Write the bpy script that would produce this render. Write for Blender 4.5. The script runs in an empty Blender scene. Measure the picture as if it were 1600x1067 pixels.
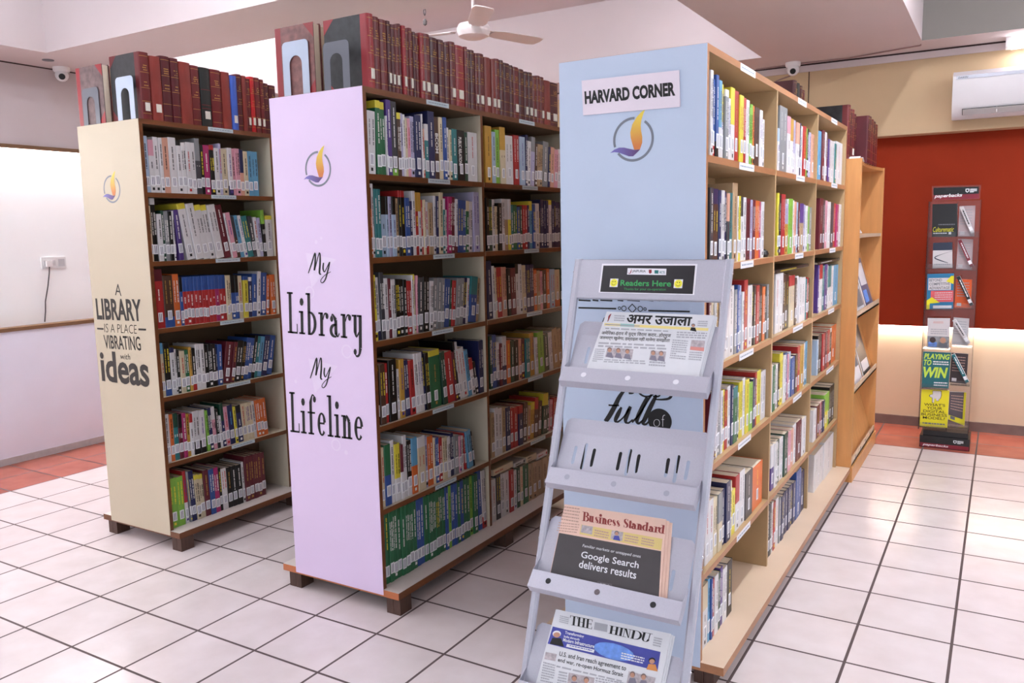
import bpy, bmesh, math, random, re
from mathutils import Vector, Matrix
import numpy as np

# ---------------------------------------------------------------- camera, world, exposure
sc = bpy.context.scene
COL = sc.collection
FPX = 1278.5474
CAM = Vector((4.05016, -2.17698, 1.46120))
RX = Vector((0.85857838, 0.51230373, -0.01969830))
RU = Vector((-0.05140131, 0.12424558, 0.99091924))
RF = Vector((-0.51009905, 0.84976934, -0.13300765))
cd = bpy.data.cameras.new('camera'); cam = bpy.data.objects.new('camera', cd); COL.objects.link(cam)
cd.sensor_width = 36.0; cd.lens = FPX * 36.0 / 1600.0; cd.clip_start = 0.05; cd.clip_end = 60
m = Matrix((( RX.x, RU.x, -RF.x), (RX.y, RU.y, -RF.y), (RX.z, RU.z, -RF.z)))
cam.matrix_world = Matrix.Translation(CAM) @ m.to_4x4()
sc.camera = cam
w = bpy.data.worlds.new('world'); sc.world = w; w.use_nodes = True
bg = w.node_tree.nodes['Background']; bg.inputs[0].default_value = (0.86, 0.93, 1.0, 1); bg.inputs[1].default_value = 0.32
vs = sc.view_settings
vs.view_transform = 'Standard'; vs.look = 'None'; vs.gamma = 1.0; vs.use_curve_mapping = False; vs.exposure = 1.96
LAMP = 17.0          # emission of the fluorescent tubes
STRIP = 32.0         # emission of the cove strips

# ---------------------------------------------------------------- helpers
def lin(c):
    return tuple((x / 12.92 if x <= 0.04045 else ((x + 0.055) / 1.055) ** 2.4) for x in c)

MATS = {}
def mat(name, rgb, rough=0.5, var=0.0, scale=20.0, metal=0.0, spec=0.5, bump=0.0, objrand=0.0, srgb=True, stretch=None):
    if name in MATS: return MATS[name]
    M = bpy.data.materials.new(name); M.use_nodes = True
    nt = M.node_tree; N = nt.nodes; Lk = nt.links; b = N['Principled BSDF']
    c = lin(rgb) if srgb else rgb
    b.inputs['Roughness'].default_value = rough; b.inputs['Metallic'].default_value = metal
    b.inputs['Specular IOR Level'].default_value = spec
    tc = N.new('ShaderNodeTexCoord'); nz = N.new('ShaderNodeTexNoise')
    nz.inputs['Scale'].default_value = scale; nz.inputs['Detail'].default_value = 3
    if stretch:
        mp = N.new('ShaderNodeMapping'); mp.inputs['Scale'].default_value = stretch
        Lk.new(tc.outputs['Object'], mp.inputs[0]); Lk.new(mp.outputs[0], nz.inputs['Vector'])
    else: Lk.new(tc.outputs['Object'], nz.inputs['Vector'])
    mr = N.new('ShaderNodeMapRange'); mr.inputs[3].default_value = 1 - var; mr.inputs[4].default_value = 1 + var
    mr.inputs[1].default_value = 0.3; mr.inputs[2].default_value = 0.7
    Lk.new(nz.outputs[0], mr.inputs[0])
    hs = N.new('ShaderNodeHueSaturation'); hs.inputs['Color'].default_value = (*c, 1)
    val = mr.outputs[0]
    if objrand:
        oi = N.new('ShaderNodeObjectInfo'); m2 = N.new('ShaderNodeMapRange'); m2.inputs[3].default_value = 1 - objrand; m2.inputs[4].default_value = 1 + objrand
        Lk.new(oi.outputs['Random'], m2.inputs[0]); mu = N.new('ShaderNodeMath'); mu.operation = 'MULTIPLY'
        Lk.new(val, mu.inputs[0]); Lk.new(m2.outputs[0], mu.inputs[1]); val = mu.outputs[0]
    Lk.new(val, hs.inputs['Value']); Lk.new(hs.outputs[0], b.inputs['Base Color'])
    if bump:
        bp = N.new('ShaderNodeBump'); bp.inputs['Strength'].default_value = bump; bp.inputs['Distance'].default_value = 0.002
        Lk.new(nz.outputs[0], bp.inputs['Height']); Lk.new(bp.outputs[0], b.inputs['Normal'])
    MATS[name] = M; return M

def emit(name, rgb, s):
    M = bpy.data.materials.new(name); M.use_nodes = True; nt = M.node_tree
    b = nt.nodes['Principled BSDF']; b.inputs['Base Color'].default_value = (*rgb, 1)
    b.inputs['Emission Color'].default_value = (*rgb, 1); b.inputs['Emission Strength'].default_value = s
    return M

class MB:
    """collects faces with material slots"""
    def __init__(s): s.v = []; s.f = []; s.m = []; s.mats = []
    def mi(s, M):
        if M not in s.mats: s.mats.append(M)
        return s.mats.index(M)
    def face(s, pts, M):
        n = len(s.v); s.v += [tuple(p) for p in pts]; s.f.append(tuple(range(n, n + len(pts)))); s.m.append(s.mi(M))
    def box(s, a, b, M, T=None, skip=''):
        (x0, y0, z0), (x1, y1, z1) = a, b
        P = [(x0,y0,z0),(x1,y0,z0),(x1,y1,z0),(x0,y1,z0),(x0,y0,z1),(x1,y0,z1),(x1,y1,z1),(x0,y1,z1)]
        if T is not None: P = [tuple(T @ Vector(p)) for p in P]
        n = len(s.v); s.v += P
        k = s.mi(M) if not isinstance(M, dict) else None
        for key, q in (('b',(0,3,2,1)),('t',(4,5,6,7)),('f',(0,1,5,4)),('k',(2,3,7,6)),('l',(3,0,4,7)),('r',(1,2,6,5))):
            if key in skip: continue
            s.f.append(tuple(n + i for i in q)); s.m.append(k if k is not None else s.mi(M.get(key, M['*'])))
    def prism(s, prof, axis, a, b, M, T=None, caps=True):
        """extrude a closed 2D profile along axis from a to b"""
        def P(u, v, t):
            p = {'x': (t, u, v), 'y': (u, t, v), 'z': (u, v, t)}[axis]
            return tuple(T @ Vector(p)) if T is not None else p
        n = len(s.v); k = len(prof); mi = s.mi(M)
        s.v += [P(u, v, a) for u, v in prof] + [P(u, v, b) for u, v in prof]
        for i in range(k):
            j = (i + 1) % k; s.f.append((n + i, n + j, n + k + j, n + k + i)); s.m.append(mi)
        if caps:
            s.f.append(tuple(n + i for i in reversed(range(k)))); s.m.append(mi)
            s.f.append(tuple(n + k + i for i in range(k))); s.m.append(mi)
    def cyl(s, c0, c1, r0, r1, M, n=16, caps=True):
        c0, c1 = Vector(c0), Vector(c1); d = (c1 - c0).normalized()
        a = d.orthogonal().normalized(); b = d.cross(a); o = len(s.v); mi = s.mi(M)
        for c, r in ((c0, r0), (c1, r1)):
            for i in range(n):
                t = 2 * math.pi * i / n; s.v.append(tuple(c + (a * math.cos(t) + b * math.sin(t)) * r))
        for i in range(n):
            j = (i + 1) % n; s.f.append((o + i, o + j, o + n + j, o + n + i)); s.m.append(mi)
        if caps:
            s.f.append(tuple(o + i for i in reversed(range(n)))); s.m.append(mi)
            s.f.append(tuple(o + n + i for i in range(n))); s.m.append(mi)
    def lathe(s, c, prof, M, n=24):
        """prof: list of (r, z) turned about the vertical through c"""
        o = len(s.v); mi = s.mi(M); k = len(prof)
        for r, z in prof:
            for i in range(n):
                t = 2 * math.pi * i / n; s.v.append((c[0] + r * math.cos(t), c[1] + r * math.sin(t), c[2] + z))
        for a in range(k - 1):
            for i in range(n):
                j = (i + 1) % n; s.f.append((o + a*n + i, o + a*n + j, o + (a+1)*n + j, o + (a+1)*n + i)); s.m.append(mi)
    def tube(s, pts, r, M, n=8):
        for a, b in zip(pts[:-1], pts[1:]): s.cyl(a, b, r, r, M, n)
    def build(s, name, parent=None, smooth=False, fix=True):
        me = bpy.data.meshes.new(name); me.from_pydata(s.v, [], s.f)
        for M in s.mats: me.materials.append(M)
        me.polygons.foreach_set('material_index', s.m)
        if fix:
            bm = bmesh.new(); bm.from_mesh(me); bmesh.ops.recalc_face_normals(bm, faces=bm.faces); bm.to_mesh(me); bm.free()
        if smooth:
            me.polygons.foreach_set('use_smooth', [True] * len(me.polygons))
            me.set_sharp_from_angle(angle=math.radians(38))
        o = bpy.data.objects.new(name, me); COL.objects.link(o)
        if parent: o.parent = parent
        return o

def tag(o, label=None, cat=None, group=None, kind=None):
    for k, v in (('label', label), ('category', cat), ('group', group), ('kind', kind)):
        if v: o[k] = v
    return o
def empty(name, loc, label, cat, group=None):
    o = bpy.data.objects.new(name, None); COL.objects.link(o); o.location = loc; o.empty_display_size = 0.1
    bpy.context.view_layer.update()
    return tag(o, label, cat, group)
def keep(o, parent):
    """parent a world-space mesh to a thing without moving it"""
    o.parent = parent; o.matrix_parent_inverse = Matrix.Translation(-parent.location) if parent.parent is None else Matrix(); return o
def struct(mb, name, smooth=False): return tag(mb.build(name, None, smooth), kind='structure')

def ray(px, py): return RX * ((px - 800) / FPX) + RU * ((533.5 - py) / FPX) + RF
def yat(px, X, z):
    """Y at which the line x=X, z=z passes pixel column px"""
    t = (px - 800) / FPX; D = Vector((X, 0, z)) - CAM; g = RX - RF * t
    return -(g.x * D.x + g.z * D.z) / g.y + CAM.y

class Frame:
    """a flat face in the room: origin o, unit axes u (right), v (up), n (towards the viewer)"""
    def __init__(s, o, u=(1, 0, 0), v=(0, 0, 1)):
        s.o = Vector(o); s.u = Vector(u).normalized(); s.v = Vector(v).normalized(); s.n = s.u.cross(s.v).normalized()
    def P(s, a, b, off=0.0): return s.o + s.u * a + s.v * b + s.n * off
    def px(s, x, y):
        d = ray(x, y); t = (s.o - CAM).dot(s.n) / d.dot(s.n); q = CAM + d * t - s.o
        return q.dot(s.u), q.dot(s.v)
    def pxs(s, pts): return [s.px(*p) for p in pts]

def slab(mb, fr, uv, M, off=0.0005, th=0.001, side=None):
    """flat plate with outline uv on a frame, from off to off+th"""
    k = len(uv); n = len(mb.v); mi = mb.mi(M); ms = mb.mi(side or M)
    mb.v += [tuple(fr.P(a, b, off)) for a, b in uv] + [tuple(fr.P(a, b, off + th)) for a, b in uv]
    for i in range(k):
        j = (i + 1) % k; mb.f.append((n+i, n+j, n+k+j, n+k+i)); mb.m.append(ms)
    mb.f.append(tuple(n + i for i in reversed(range(k)))); mb.m.append(ms)
    mb.f.append(tuple(n + k + i for i in range(k))); mb.m.append(mi)
def flat(mb, fr, uv, M, off=0.0006): mb.face([fr.P(a, b, off) for a, b in uv], M)
def disc(cu, cv, r, n=24): return [(cu + r * math.cos(2*math.pi*i/n), cv + r * math.sin(2*math.pi*i/n)) for i in range(n)]

def plate_mesh(loops, th):
    """2D outline with holes -> mesh of that thickness (local x, y; z from 0 to th)"""
    cu = bpy.data.curves.new('t', 'CURVE'); cu.dimensions = '2D'; cu.fill_mode = 'BOTH'; cu.extrude = th / 2
    for lp in loops:
        sp = cu.splines.new('POLY'); sp.points.add(len(lp) - 1)
        for p, (a, b) in zip(sp.points, lp): p.co = (a, b, 0, 1)
        sp.use_cyclic_u = True
    o = bpy.data.objects.new('t', cu); COL.objects.link(o); bpy.context.view_layer.update()
    me = bpy.data.meshes.new_from_object(o.evaluated_get(bpy.context.evaluated_depsgraph_get()))
    bpy.data.objects.remove(o); bpy.data.curves.remove(cu); return me
def plate(mb, fr, loops, th, M, off=0.0):
    me = plate_mesh(loops, th); n = len(mb.v); mi = mb.mi(M)
    mb.v += [tuple(fr.P(v.co.x, v.co.y, v.co.z + th / 2 + off)) for v in me.vertices]
    for p in me.polygons: mb.f.append(tuple(n + i for i in p.vertices)); mb.m.append(mi)
    bpy.data.meshes.remove(me)

TXT = {}
def text_mesh(s, bold=0.0, shear=0.0):
    k = (s, bold, shear)
    if k not in TXT:
        cu = bpy.data.curves.new('t', 'FONT'); cu.body = s; cu.offset = bold; cu.shear = shear; cu.resolution_u = 3
        o = bpy.data.objects.new('t', cu); COL.objects.link(o); bpy.context.view_layer.update()
        me = bpy.data.meshes.new_from_object(o.evaluated_get(bpy.context.evaluated_depsgraph_get()))
        V = [(v.co.x, v.co.y) for v in me.vertices]; Fc = [tuple(p.vertices) for p in me.polygons]
        bpy.data.objects.remove(o); bpy.data.curves.remove(cu); bpy.data.meshes.remove(me); TXT[k] = (V, Fc)
    return TXT[k]
def quadmap(q):
    """bilinear map of the unit square to quad q (bl, br, tr, tl)"""
    (a, b, c, d) = [Vector((p[0], p[1])) for p in q]
    return lambda s, t: (a * (1-s) * (1-t) + b * s * (1-t) + c * s * t + d * (1-s) * t)
def text(mb, fr, s, q, M, bold=0.0, shear=0.0, off=0.0008):
    """lettering that fills quad q on a frame"""
    V, Fc = text_mesh(s, bold, shear)
    if not V: return
    x0 = min(v[0] for v in V); x1 = max(v[0] for v in V); y0 = min(v[1] for v in V); y1 = max(v[1] for v in V)
    f = quadmap(q); n = len(mb.v); mi = mb.mi(M)
    for x, y in V:
        p = f((x - x0) / (x1 - x0), (y - y0) / (y1 - y0)); mb.v.append(tuple(fr.P(p.x, p.y, off)))
    for fc in Fc: mb.f.append(tuple(n + i for i in fc)); mb.m.append(mi)
def textpx(mb, fr, s, bl, br, tl, M, **k):
    a, b, d = fr.px(*bl), fr.px(*br), fr.px(*tl); text(mb, fr, s, [a, b, (b[0]+d[0]-a[0], b[1]+d[1]-a[1]), d], M, **k)
def rq(u0, v0, u1, v1): return [(u0, v0), (u1, v0), (u1, v1), (u0, v1)]

def ribbon(mb, fr, pts, M, f=lambda p: p, off=0.0008, sm=4):
    """brush stroke through (x, y, width), smoothed"""
    P = [Vector(p) for p in pts]; Q = []
    for i in range(len(P) - 1):
        p0, p1, p2, p3 = P[max(i-1, 0)], P[i], P[i+1], P[min(i+2, len(P)-1)]
        for k in range(sm):
            t = k / sm
            Q.append(0.5 * ((2*p1) + (p2-p0)*t + (2*p0-5*p1+4*p2-p3)*t*t + (3*p1-p0-3*p2+p3)*t**3))
    Q.append(P[-1]); L = []; R = []
    for i, q in enumerate(Q):
        a = Q[max(i-1, 0)]; b = Q[min(i+1, len(Q)-1)]; d = Vector((b.x-a.x, b.y-a.y))
        if d.length < 1e-9: d = Vector((1, 0))
        d.normalize(); nn = Vector((-d.y, d.x)) * max(q.z, 0.001) / 2
        L.append((q.x+nn.x, q.y+nn.y)); R.append((q.x-nn.x, q.y-nn.y))
    for i in range(len(Q)-1):
        mb.face([fr.P(*f(p), off) for p in (L[i], R[i], R[i+1], L[i+1])], M)

# narrow high-contrast roman letters: stems, hairlines, ribbons in an em of cap height 1
H = 0.045
def rc(x0, y0, x1, y1): return ('p', [(x0, y0), (x1, y0), (x1, y1), (x0, y1)])
def bowl(cx, cy, rx, ry, a0, a1, tk, n=14):
    P = []
    for i in range(n + 1):
        a = math.radians(a0 + (a1 - a0) * i / n); P.append((cx + rx*math.cos(a), cy + ry*math.sin(a), H + (tk-H)*abs(math.cos(a))**1.6))
    return ('r', P)
def ball(x, y, r): return ('p', [(x + r*math.cos(k*.785), y + r*math.sin(k*.785)) for k in range(8)])
def didone(sw, xh, wd):
    """glyphs for stem width sw, x-height xh, letter width wd"""
    S = lambda x, y0, y1: rc(x, y0, x + sw, y1)
    hb = lambda x, y: rc(x - .6*sw, y, x + 1.6*sw, y + H)
    lf = lambda x, y: rc(x - .6*sw, y - H, x + sw, y)
    G = {}
    a, b = .08, .08 + wd
    G['L'] = ([S(a, 0, 1), hb(a, 0), hb(a, 1-H), rc(a, 0, b+.12, H), rc(b+.08, 0, b+.12, .24)], b + .2)
    G['T'] = ([S((a+b)/2, 0, 1), hb((a+b)/2, 0), rc(a-.08, 1-H, b+.2, 1), rc(a-.08, .74, a-.03, 1), rc(b+.15, .74, b+.2, 1)], b + .28)
    G['H'] = ([S(a, 0, 1), hb(a, 0), hb(a, 1-H), S(b, 0, 1), hb(b, 0), hb(b, 1-H), rc(a, .48, b, .48+H)], b + sw + .2)
    G['E'] = ([S(a, 0, 1), hb(a, 0), hb(a, 1-H), rc(a, 0, b+.1, H), rc(a, 1-H, b+.08, 1), rc(a, .49, b, .49+H), rc(b+.06, 0, b+.1, .26), rc(b+.04, .76, b+.08, 1), rc(b-.04, .38, b, .64)], b + .2)
    G['I'] = ([S(a, 0, 1), hb(a, 0), hb(a, 1-H)], a + sw + .16)
    G['N'] = ([rc(a, 0, a+H, 1), hb(a-.05, 0), rc(a-.1, 1-H, a+.1, 1), ('p', [(a, 1), (a+sw, 1), (b+H, 0), (b+H-sw*.4, 0)]), rc(b, 0, b+H, 1), hb(b-.04, 1-H)], b + .26)
    G['D'] = ([S(a, 0, 1), hb(a, 0), rc(a-.08, 1-H, a+sw+.15, 1), rc(a, 0, a+sw+.15, H), bowl(a+sw+.1, .5, wd-.02, .48, 90, -90, sw)], a + sw + wd + .22)
    G['U'] = ([S(a, .3, 1), hb(a, 1-H), bowl((a+b+sw)/2, .3, (b-a)/2, .28, 180, 360, sw*.9), rc(b+sw/2-.02, .3, b+sw/2+H, 1), hb(b, 1-H)], b + sw + .16)
    G['B'] = ([S(a, 0, 1), hb(a, 0), hb(a, 1-H), rc(a, .5, a+.3, .5+H), bowl(a+sw+.05, .76, wd-.14, .22, 90, -90, sw), bowl(a+sw+.05, .265, wd-.06, .24, 90, -90, sw), rc(a, 0, a+.3, H), rc(a, 1-H, a+.3, 1)], a + sw + wd + .12)
    G['S'] = ([('r', [(b, .78, H), (b-.08, .93, H), ((a+b)/2, .97, H), (a+.03, .85, sw*.7), (a+.08, .62, sw), (b-.04, .4, sw), (b-.02, .15, sw*.7), ((a+b)/2, .03, H), (a+.04, .1, H), (a-.02, .26, H)]), rc(b-.02, .72, b+.02, .98), rc(a-.04, .02, a, .3)], b + .16)
    G['i'] = ([S(a, 0, xh), lf(a, xh), hb(a, 0), ball(a+sw/2, xh+.22, sw*.72)], a + sw + .14)
    G['l'] = ([S(a, 0, 1), lf(a, 1), hb(a, 0)], a + sw + .14)
    G['b'] = ([S(a, 0, 1), lf(a, 1), bowl(a+sw/2+.04, xh/2, wd*.85, xh/2-.02, 105, -105, sw)], a + sw + wd*.85 + .14)
    G['d'] = ([bowl(b-sw/2, xh/2, wd*.8, xh/2-.02, 70, 290, sw), S(b-sw*.6, 0, 1), lf(b-sw*.6, 1), rc(b-sw*.6, 0, b+sw, H)], b + sw + .1)
    G['r'] = ([S(a, 0, xh), lf(a, xh), hb(a, 0), ('r', [(a+sw, xh*.7, H), (a+sw+.08, xh*.94, H), (a+sw+.18, xh*.95, H*1.4)]), ball(a+sw+.2, xh*.86, sw*.55)], a + sw + .3)
    G['a'] = ([S(b-sw, .06, xh*.72), ('r', [(b-sw*.5, xh*.7, sw), (b-.08-sw, xh*.95, H), (a+.04, xh*.86, H)]), ball(a+.04, xh*.76, sw*.55), bowl(b-sw*.6, xh*.27, wd*.72, xh*.25, 80, 280, sw), ('r', [(b-sw*.5, .1, sw*.8), (b+.02, .02, H), (b+.1, .1, H)])], b + .17)
    G['n'] = ([S(a, 0, xh), lf(a, xh), hb(a, 0), ('r', [(a+sw, xh*.75, H), (a+wd*.6, xh*.97, H*1.5), (b, xh*.72, sw)]), S(b-sw/2, 0, xh*.74), hb(b-sw/2, 0)], b + sw*.6 + .16)
    G['u'] = ([S(a, .1, xh), lf(a, xh), ('r', [(a+sw*.5, .14, sw), (a+wd*.45, .02, H*1.4), (b-.04, .16, H)]), S(b-sw/2, 0, xh), lf(b-sw/2, xh), rc(b-sw/2, 0, b+sw, H)], b + sw + .1)
    G['e'] = ([bowl((a+b)/2, xh/2, wd/2, xh/2-.02, 10, 320, sw), rc(a+.03, xh*.5, b, xh*.5+H)], b + .14)
    G['f'] = ([S(a+.04, 0, .8), hb(a+.04, 0), rc(a-.06, xh-H, a+sw+.2, xh), ('r', [(a+.04+sw/2, .78, sw), (a+.14+sw/2, .97, H), (a+.24+sw/2, .94, H)]), ball(a+.25+sw/2, .87, sw*.6)], a + sw + .3)
    G['t'] = ([S(a+.02, .08, xh+.2), rc(a-.08, xh-H, a+sw+.16, xh), ('r', [(a+.02+sw/2, .12, sw), (a+.12+sw/2, .02, H), (a+.2+sw/2, .12, H)])], a + sw + .2)
    G['s'] = ([('r', [(b-.04, xh*.74, H), ((a+b)/2, xh*.95, H), (a+.06, xh*.8, sw*.7), ((a+b)/2, xh*.5, sw), (b-.06, xh*.2, sw*.7), ((a+b)/2, .02, H), (a+.02, xh*.25, H)])], b + .1)
    G['y'] = ([S(a, .16, xh), lf(a, xh), ('r', [(a+sw*.5, .18, sw), (a+wd*.45, .06, H*1.4), (b-.04, .18, H)]), S(b-sw/2, -.2, xh), lf(b-sw/2, xh), ('r', [(b, -.2, sw), (b-.06, -.36, sw*.6), (b-.18, -.4, H), (b-.24, -.34, H)]), ball(b-.24, -.3, sw*.55)], b + sw*.5 + .16)
    return G
def didtext(mb, fr, s, q, M, sw=.13, xh=.6, wd=.3, gap=0.0, off=0.0008):
    """word in those letters; quad q is baseline-left, baseline-right, cap-top-right, cap-top-left"""
    G = didone(sw, xh, wd); tot = sum(G[c][1] + gap if c != ' ' else .4 for c in s); f = quadmap(q); x = 0
    for c in s:
        if c == ' ': x += .4; continue
        prim, adv = G[c]
        for kind, P in prim:
            if kind == 'p': mb.face([fr.P(*f((x + px_) / tot, py_), off) for px_, py_ in P], M)
            else: ribbon(mb, fr, [(p[0] + x, p[1], p[2]) for p in P], M, lambda p: f(p[0] / tot, p[1]), off, 3)
        x += adv + gap
def scribble(mb, fr, q, rows, M, seed=0, th=.55, fill=.9, off=0.0007):
    """rows of small printed words, too small to read"""
    r = random.Random(seed); f = quadmap(q)
    for i in range(rows):
        t1 = 1 - (i + .2) / rows; t0 = t1 - th / rows; x = 0.0
        end = 1.0 if i % 7 != 6 else r.uniform(.4, .8)
        while x < end - .03:
            l = min(r.uniform(.05, .16), end - x); mb.face([fr.P(*f(a, b), off) for a, b in ((x, t0), (x + l, t0), (x + l, t1), (x, t1))], M); x += l + .025

# ---------------------------------------------------------------- materials of the room
def floor_mat():
    M = bpy.data.materials.new('ceramic_floor_tiles'); M.use_nodes = True; nt = M.node_tree; N = nt.nodes; L = nt.links
    b = N['Principled BSDF']; tc = N.new('ShaderNodeTexCoord'); sx = N.new('ShaderNodeSeparateXYZ'); L.new(tc.outputs['Object'], sx.inputs[0])
    def mth(op, a, b_=None, c=None):
        n = N.new('ShaderNodeMath'); n.operation = op
        for i, v in enumerate((a, b_, c)):
            if v is None: continue
            if isinstance(v, (int, float)): n.inputs[i].default_value = v
            else: L.new(v, n.inputs[i])
        return n.outputs[0]
    S = .305; g = []; fl = []
    for k in (0, 1):
        q = mth('DIVIDE', sx.outputs[k], S); fr = mth('FRACT', q); fl.append(mth('FLOOR', q))
        d = mth('ABSOLUTE', mth('SUBTRACT', fr, .5)); g.append(mth('GREATER_THAN', d, .5 - .0048 / S))
    grout = mth('MAXIMUM', g[0], g[1])
    cb = N.new('ShaderNodeCombineXYZ'); L.new(fl[0], cb.inputs[0]); L.new(fl[1], cb.inputs[1])
    wn = N.new('ShaderNodeTexWhiteNoise'); wn.noise_dimensions = '3D'; L.new(cb.outputs[0], wn.inputs['Vector'])
    nz = N.new('ShaderNodeTexNoise'); nz.inputs['Scale'].default_value = 7; nz.inputs['Detail'].default_value = 6; L.new(tc.outputs['Object'], nz.inputs['Vector'])
    r1 = N.new('ShaderNodeValToRGB'); L.new(nz.outputs[0], r1.inputs[0])
    r1.color_ramp.elements[0].position = .3; r1.color_ramp.elements[0].color = (*lin((.845, .80, .80)), 1)
    r1.color_ramp.elements[1].position = .7; r1.color_ramp.elements[1].color = (*lin((.88, .84, .845)), 1)
    r2 = N.new('ShaderNodeValToRGB'); L.new(nz.outputs[0], r2.inputs[0])
    r2.color_ramp.elements[0].position = .3; r2.color_ramp.elements[0].color = (*lin((.62, .33, .27)), 1)
    r2.color_ramp.elements[1].position = .7; r2.color_ramp.elements[1].color = (*lin((.70, .40, .33)), 1)
    terra = mth('MAXIMUM', mth('LESS_THAN', sx.outputs[0], -3 * S), mth('GREATER_THAN', sx.outputs[1], 12 * S))
    m1 = N.new('ShaderNodeMix'); m1.data_type = 'RGBA'; L.new(terra, m1.inputs[0]); L.new(r1.outputs[0], m1.inputs[6]); L.new(r2.outputs[0], m1.inputs[7])
    hs = N.new('ShaderNodeHueSaturation'); L.new(m1.outputs[2], hs.inputs['Color']); L.new(mth('MULTIPLY_ADD', wn.outputs[0], .07, .965), hs.inputs['Value'])
    m2 = N.new('ShaderNodeMix'); m2.data_type = 'RGBA'; L.new(grout, m2.inputs[0]); L.new(hs.outputs[0], m2.inputs[6]); m2.inputs[7].default_value = (*lin((.33, .27, .27)), 1)
    L.new(m2.outputs[2], b.inputs['Base Color'])
    L.new(mth('MULTIPLY_ADD', grout, .5, .22), b.inputs['Roughness'])
    bp = N.new('ShaderNodeBump'); bp.inputs['Distance'].default_value = .0015; bp.inputs['Strength'].default_value = .6
    L.new(mth('SUBTRACT', 1.0, grout), bp.inputs['Height']); L.new(bp.outputs[0], b.inputs['Normal'])
    return M
WHITEWALL = mat('white_wall_paint', (.885, .885, .95), .75, .025, 3, bump=.15)
NICHE = mat('bright_white_board', (.93, .93, .94), .6, .01, 3)
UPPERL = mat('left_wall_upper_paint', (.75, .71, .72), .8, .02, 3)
CEIL = mat('ceiling_paint', (.80, .75, .755), .85, .02, 2)
CREAMWALL = mat('cream_wall_paint', (.75, .645, .51), .7, .04, 2.5, bump=.1)
LOWERWALL = mat('lower_cream_wall_paint', (.83, .74, .63), .6, .035, 3)
REDWALL = mat('rust_red_board', (.54, .165, .065), .75, .05, 2.5, spec=.15)
SKIRT = mat('dark_skirting_stone', (.45, .37, .35), .6, .12, 14)
GREYW = mat('old_whitewash_edge', (.72, .69, .70), .8, .06, 30)
BROWNTRIM = mat('brown_timber_trim', (.47, .35, .25), .55, .15, 12, stretch=(1, 1, 8))
WHITEP = mat('white_plastic', (.90, .89, .90), .35, .01, 10)
BLACKP = mat('black_plastic', (.03, .03, .035), .35, .05, 10)
GAPM = mat('dark_gap_line', (.25, .18, .18), .9)
INK = mat('black_ink', (.05, .045, .05), .6)
GREYINK = mat('grey_ink', (.42, .42, .45), .7)
PAPER = mat('white_paper', (.90, .90, .92), .7, .01, 30)

# ---------------------------------------------------------------- room shell
ZS, ZC = 2.61, 3.16        # soffit and coffer heights
XW, YB = -1.522, 4.33
b = MB(); b.box((-1.75, -4.2, -.05), (7.2, 4.5, 0), floor_mat()); struct(b, 'floor')
b = MB(); b.box((-1.75, -4.2, ZC), (7.2, 4.5, ZC + .08), CEIL); struct(b, 'ceiling')
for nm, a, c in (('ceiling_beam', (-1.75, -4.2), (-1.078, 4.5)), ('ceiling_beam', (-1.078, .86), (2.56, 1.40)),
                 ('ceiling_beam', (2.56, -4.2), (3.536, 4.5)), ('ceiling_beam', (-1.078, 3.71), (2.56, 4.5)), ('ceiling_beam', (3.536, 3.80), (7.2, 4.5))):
    b = MB(); b.box((a[0], a[1], ZS), (c[0], c[1], ZC), {'*': CEIL, 'f': mat('ceiling_paint_shaded', (.48, .46, .44), .8, .02, 2)} if a[0] > 3 else CEIL); struct(b, nm)  # right beam's front face coloured darker grey so it looks unlit
# left wall: lower part, bright recess with a strip lamp under its head, upper part
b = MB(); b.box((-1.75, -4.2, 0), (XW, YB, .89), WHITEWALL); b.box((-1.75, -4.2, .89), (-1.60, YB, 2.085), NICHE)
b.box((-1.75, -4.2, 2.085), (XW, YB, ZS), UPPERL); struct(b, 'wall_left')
b = MB(); b.box((XW - .08, -4.2, 2.062), (XW + .012, YB, 2.088), BROWNTRIM); struct(b, 'trim_1')
b = MB(); b.box((XW - .08, -4.2, .876), (XW + .015, YB, .90), BROWNTRIM); struct(b, 'trim_2')
b = MB(); b.box((XW - .002, -4.2, 0), (XW + .006, YB, .045), GREYW); struct(b, 'baseboard_left')
b = MB(); b.box((XW, .0, ZS - .008), (XW + .004, YB, ZS), GAPM); struct(b, 'trim_3')
# back wall: bulkhead, rust board, lit lower wall
YU = 4.14
b = MB(); b.box((-1.6, YB, 0), (7.2, 4.5, 2.07), LOWERWALL); b.box((-1.6, YU, 2.066), (7.2, 4.5, ZS), CREAMWALL); struct(b, 'wall_back')
b = MB(); b.box((-1.4, YB - .045, .735), (7.2, YB, 2.066), REDWALL); struct(b, 'trim_4')
b = MB(); b.box((-1.4, YB - .014, 0), (7.2, YB, .068), SKIRT); struct(b, 'baseboard_back')
b = MB(); b.box((-1.5, YU - .012, ZS - .055), (7.2, YU, ZS - .012), CEIL); struct(b, 'trim_5')
b = MB(); b.box((-1.5, YU - .005, ZS - .012), (7.2, YU, ZS), GAPM); struct(b, 'trim_6')
b = MB(); b.box((2.785, YU - .004, 2.066), (2.79, YU, ZS - .055), GAPM); struct(b, 'trim_7')

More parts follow.
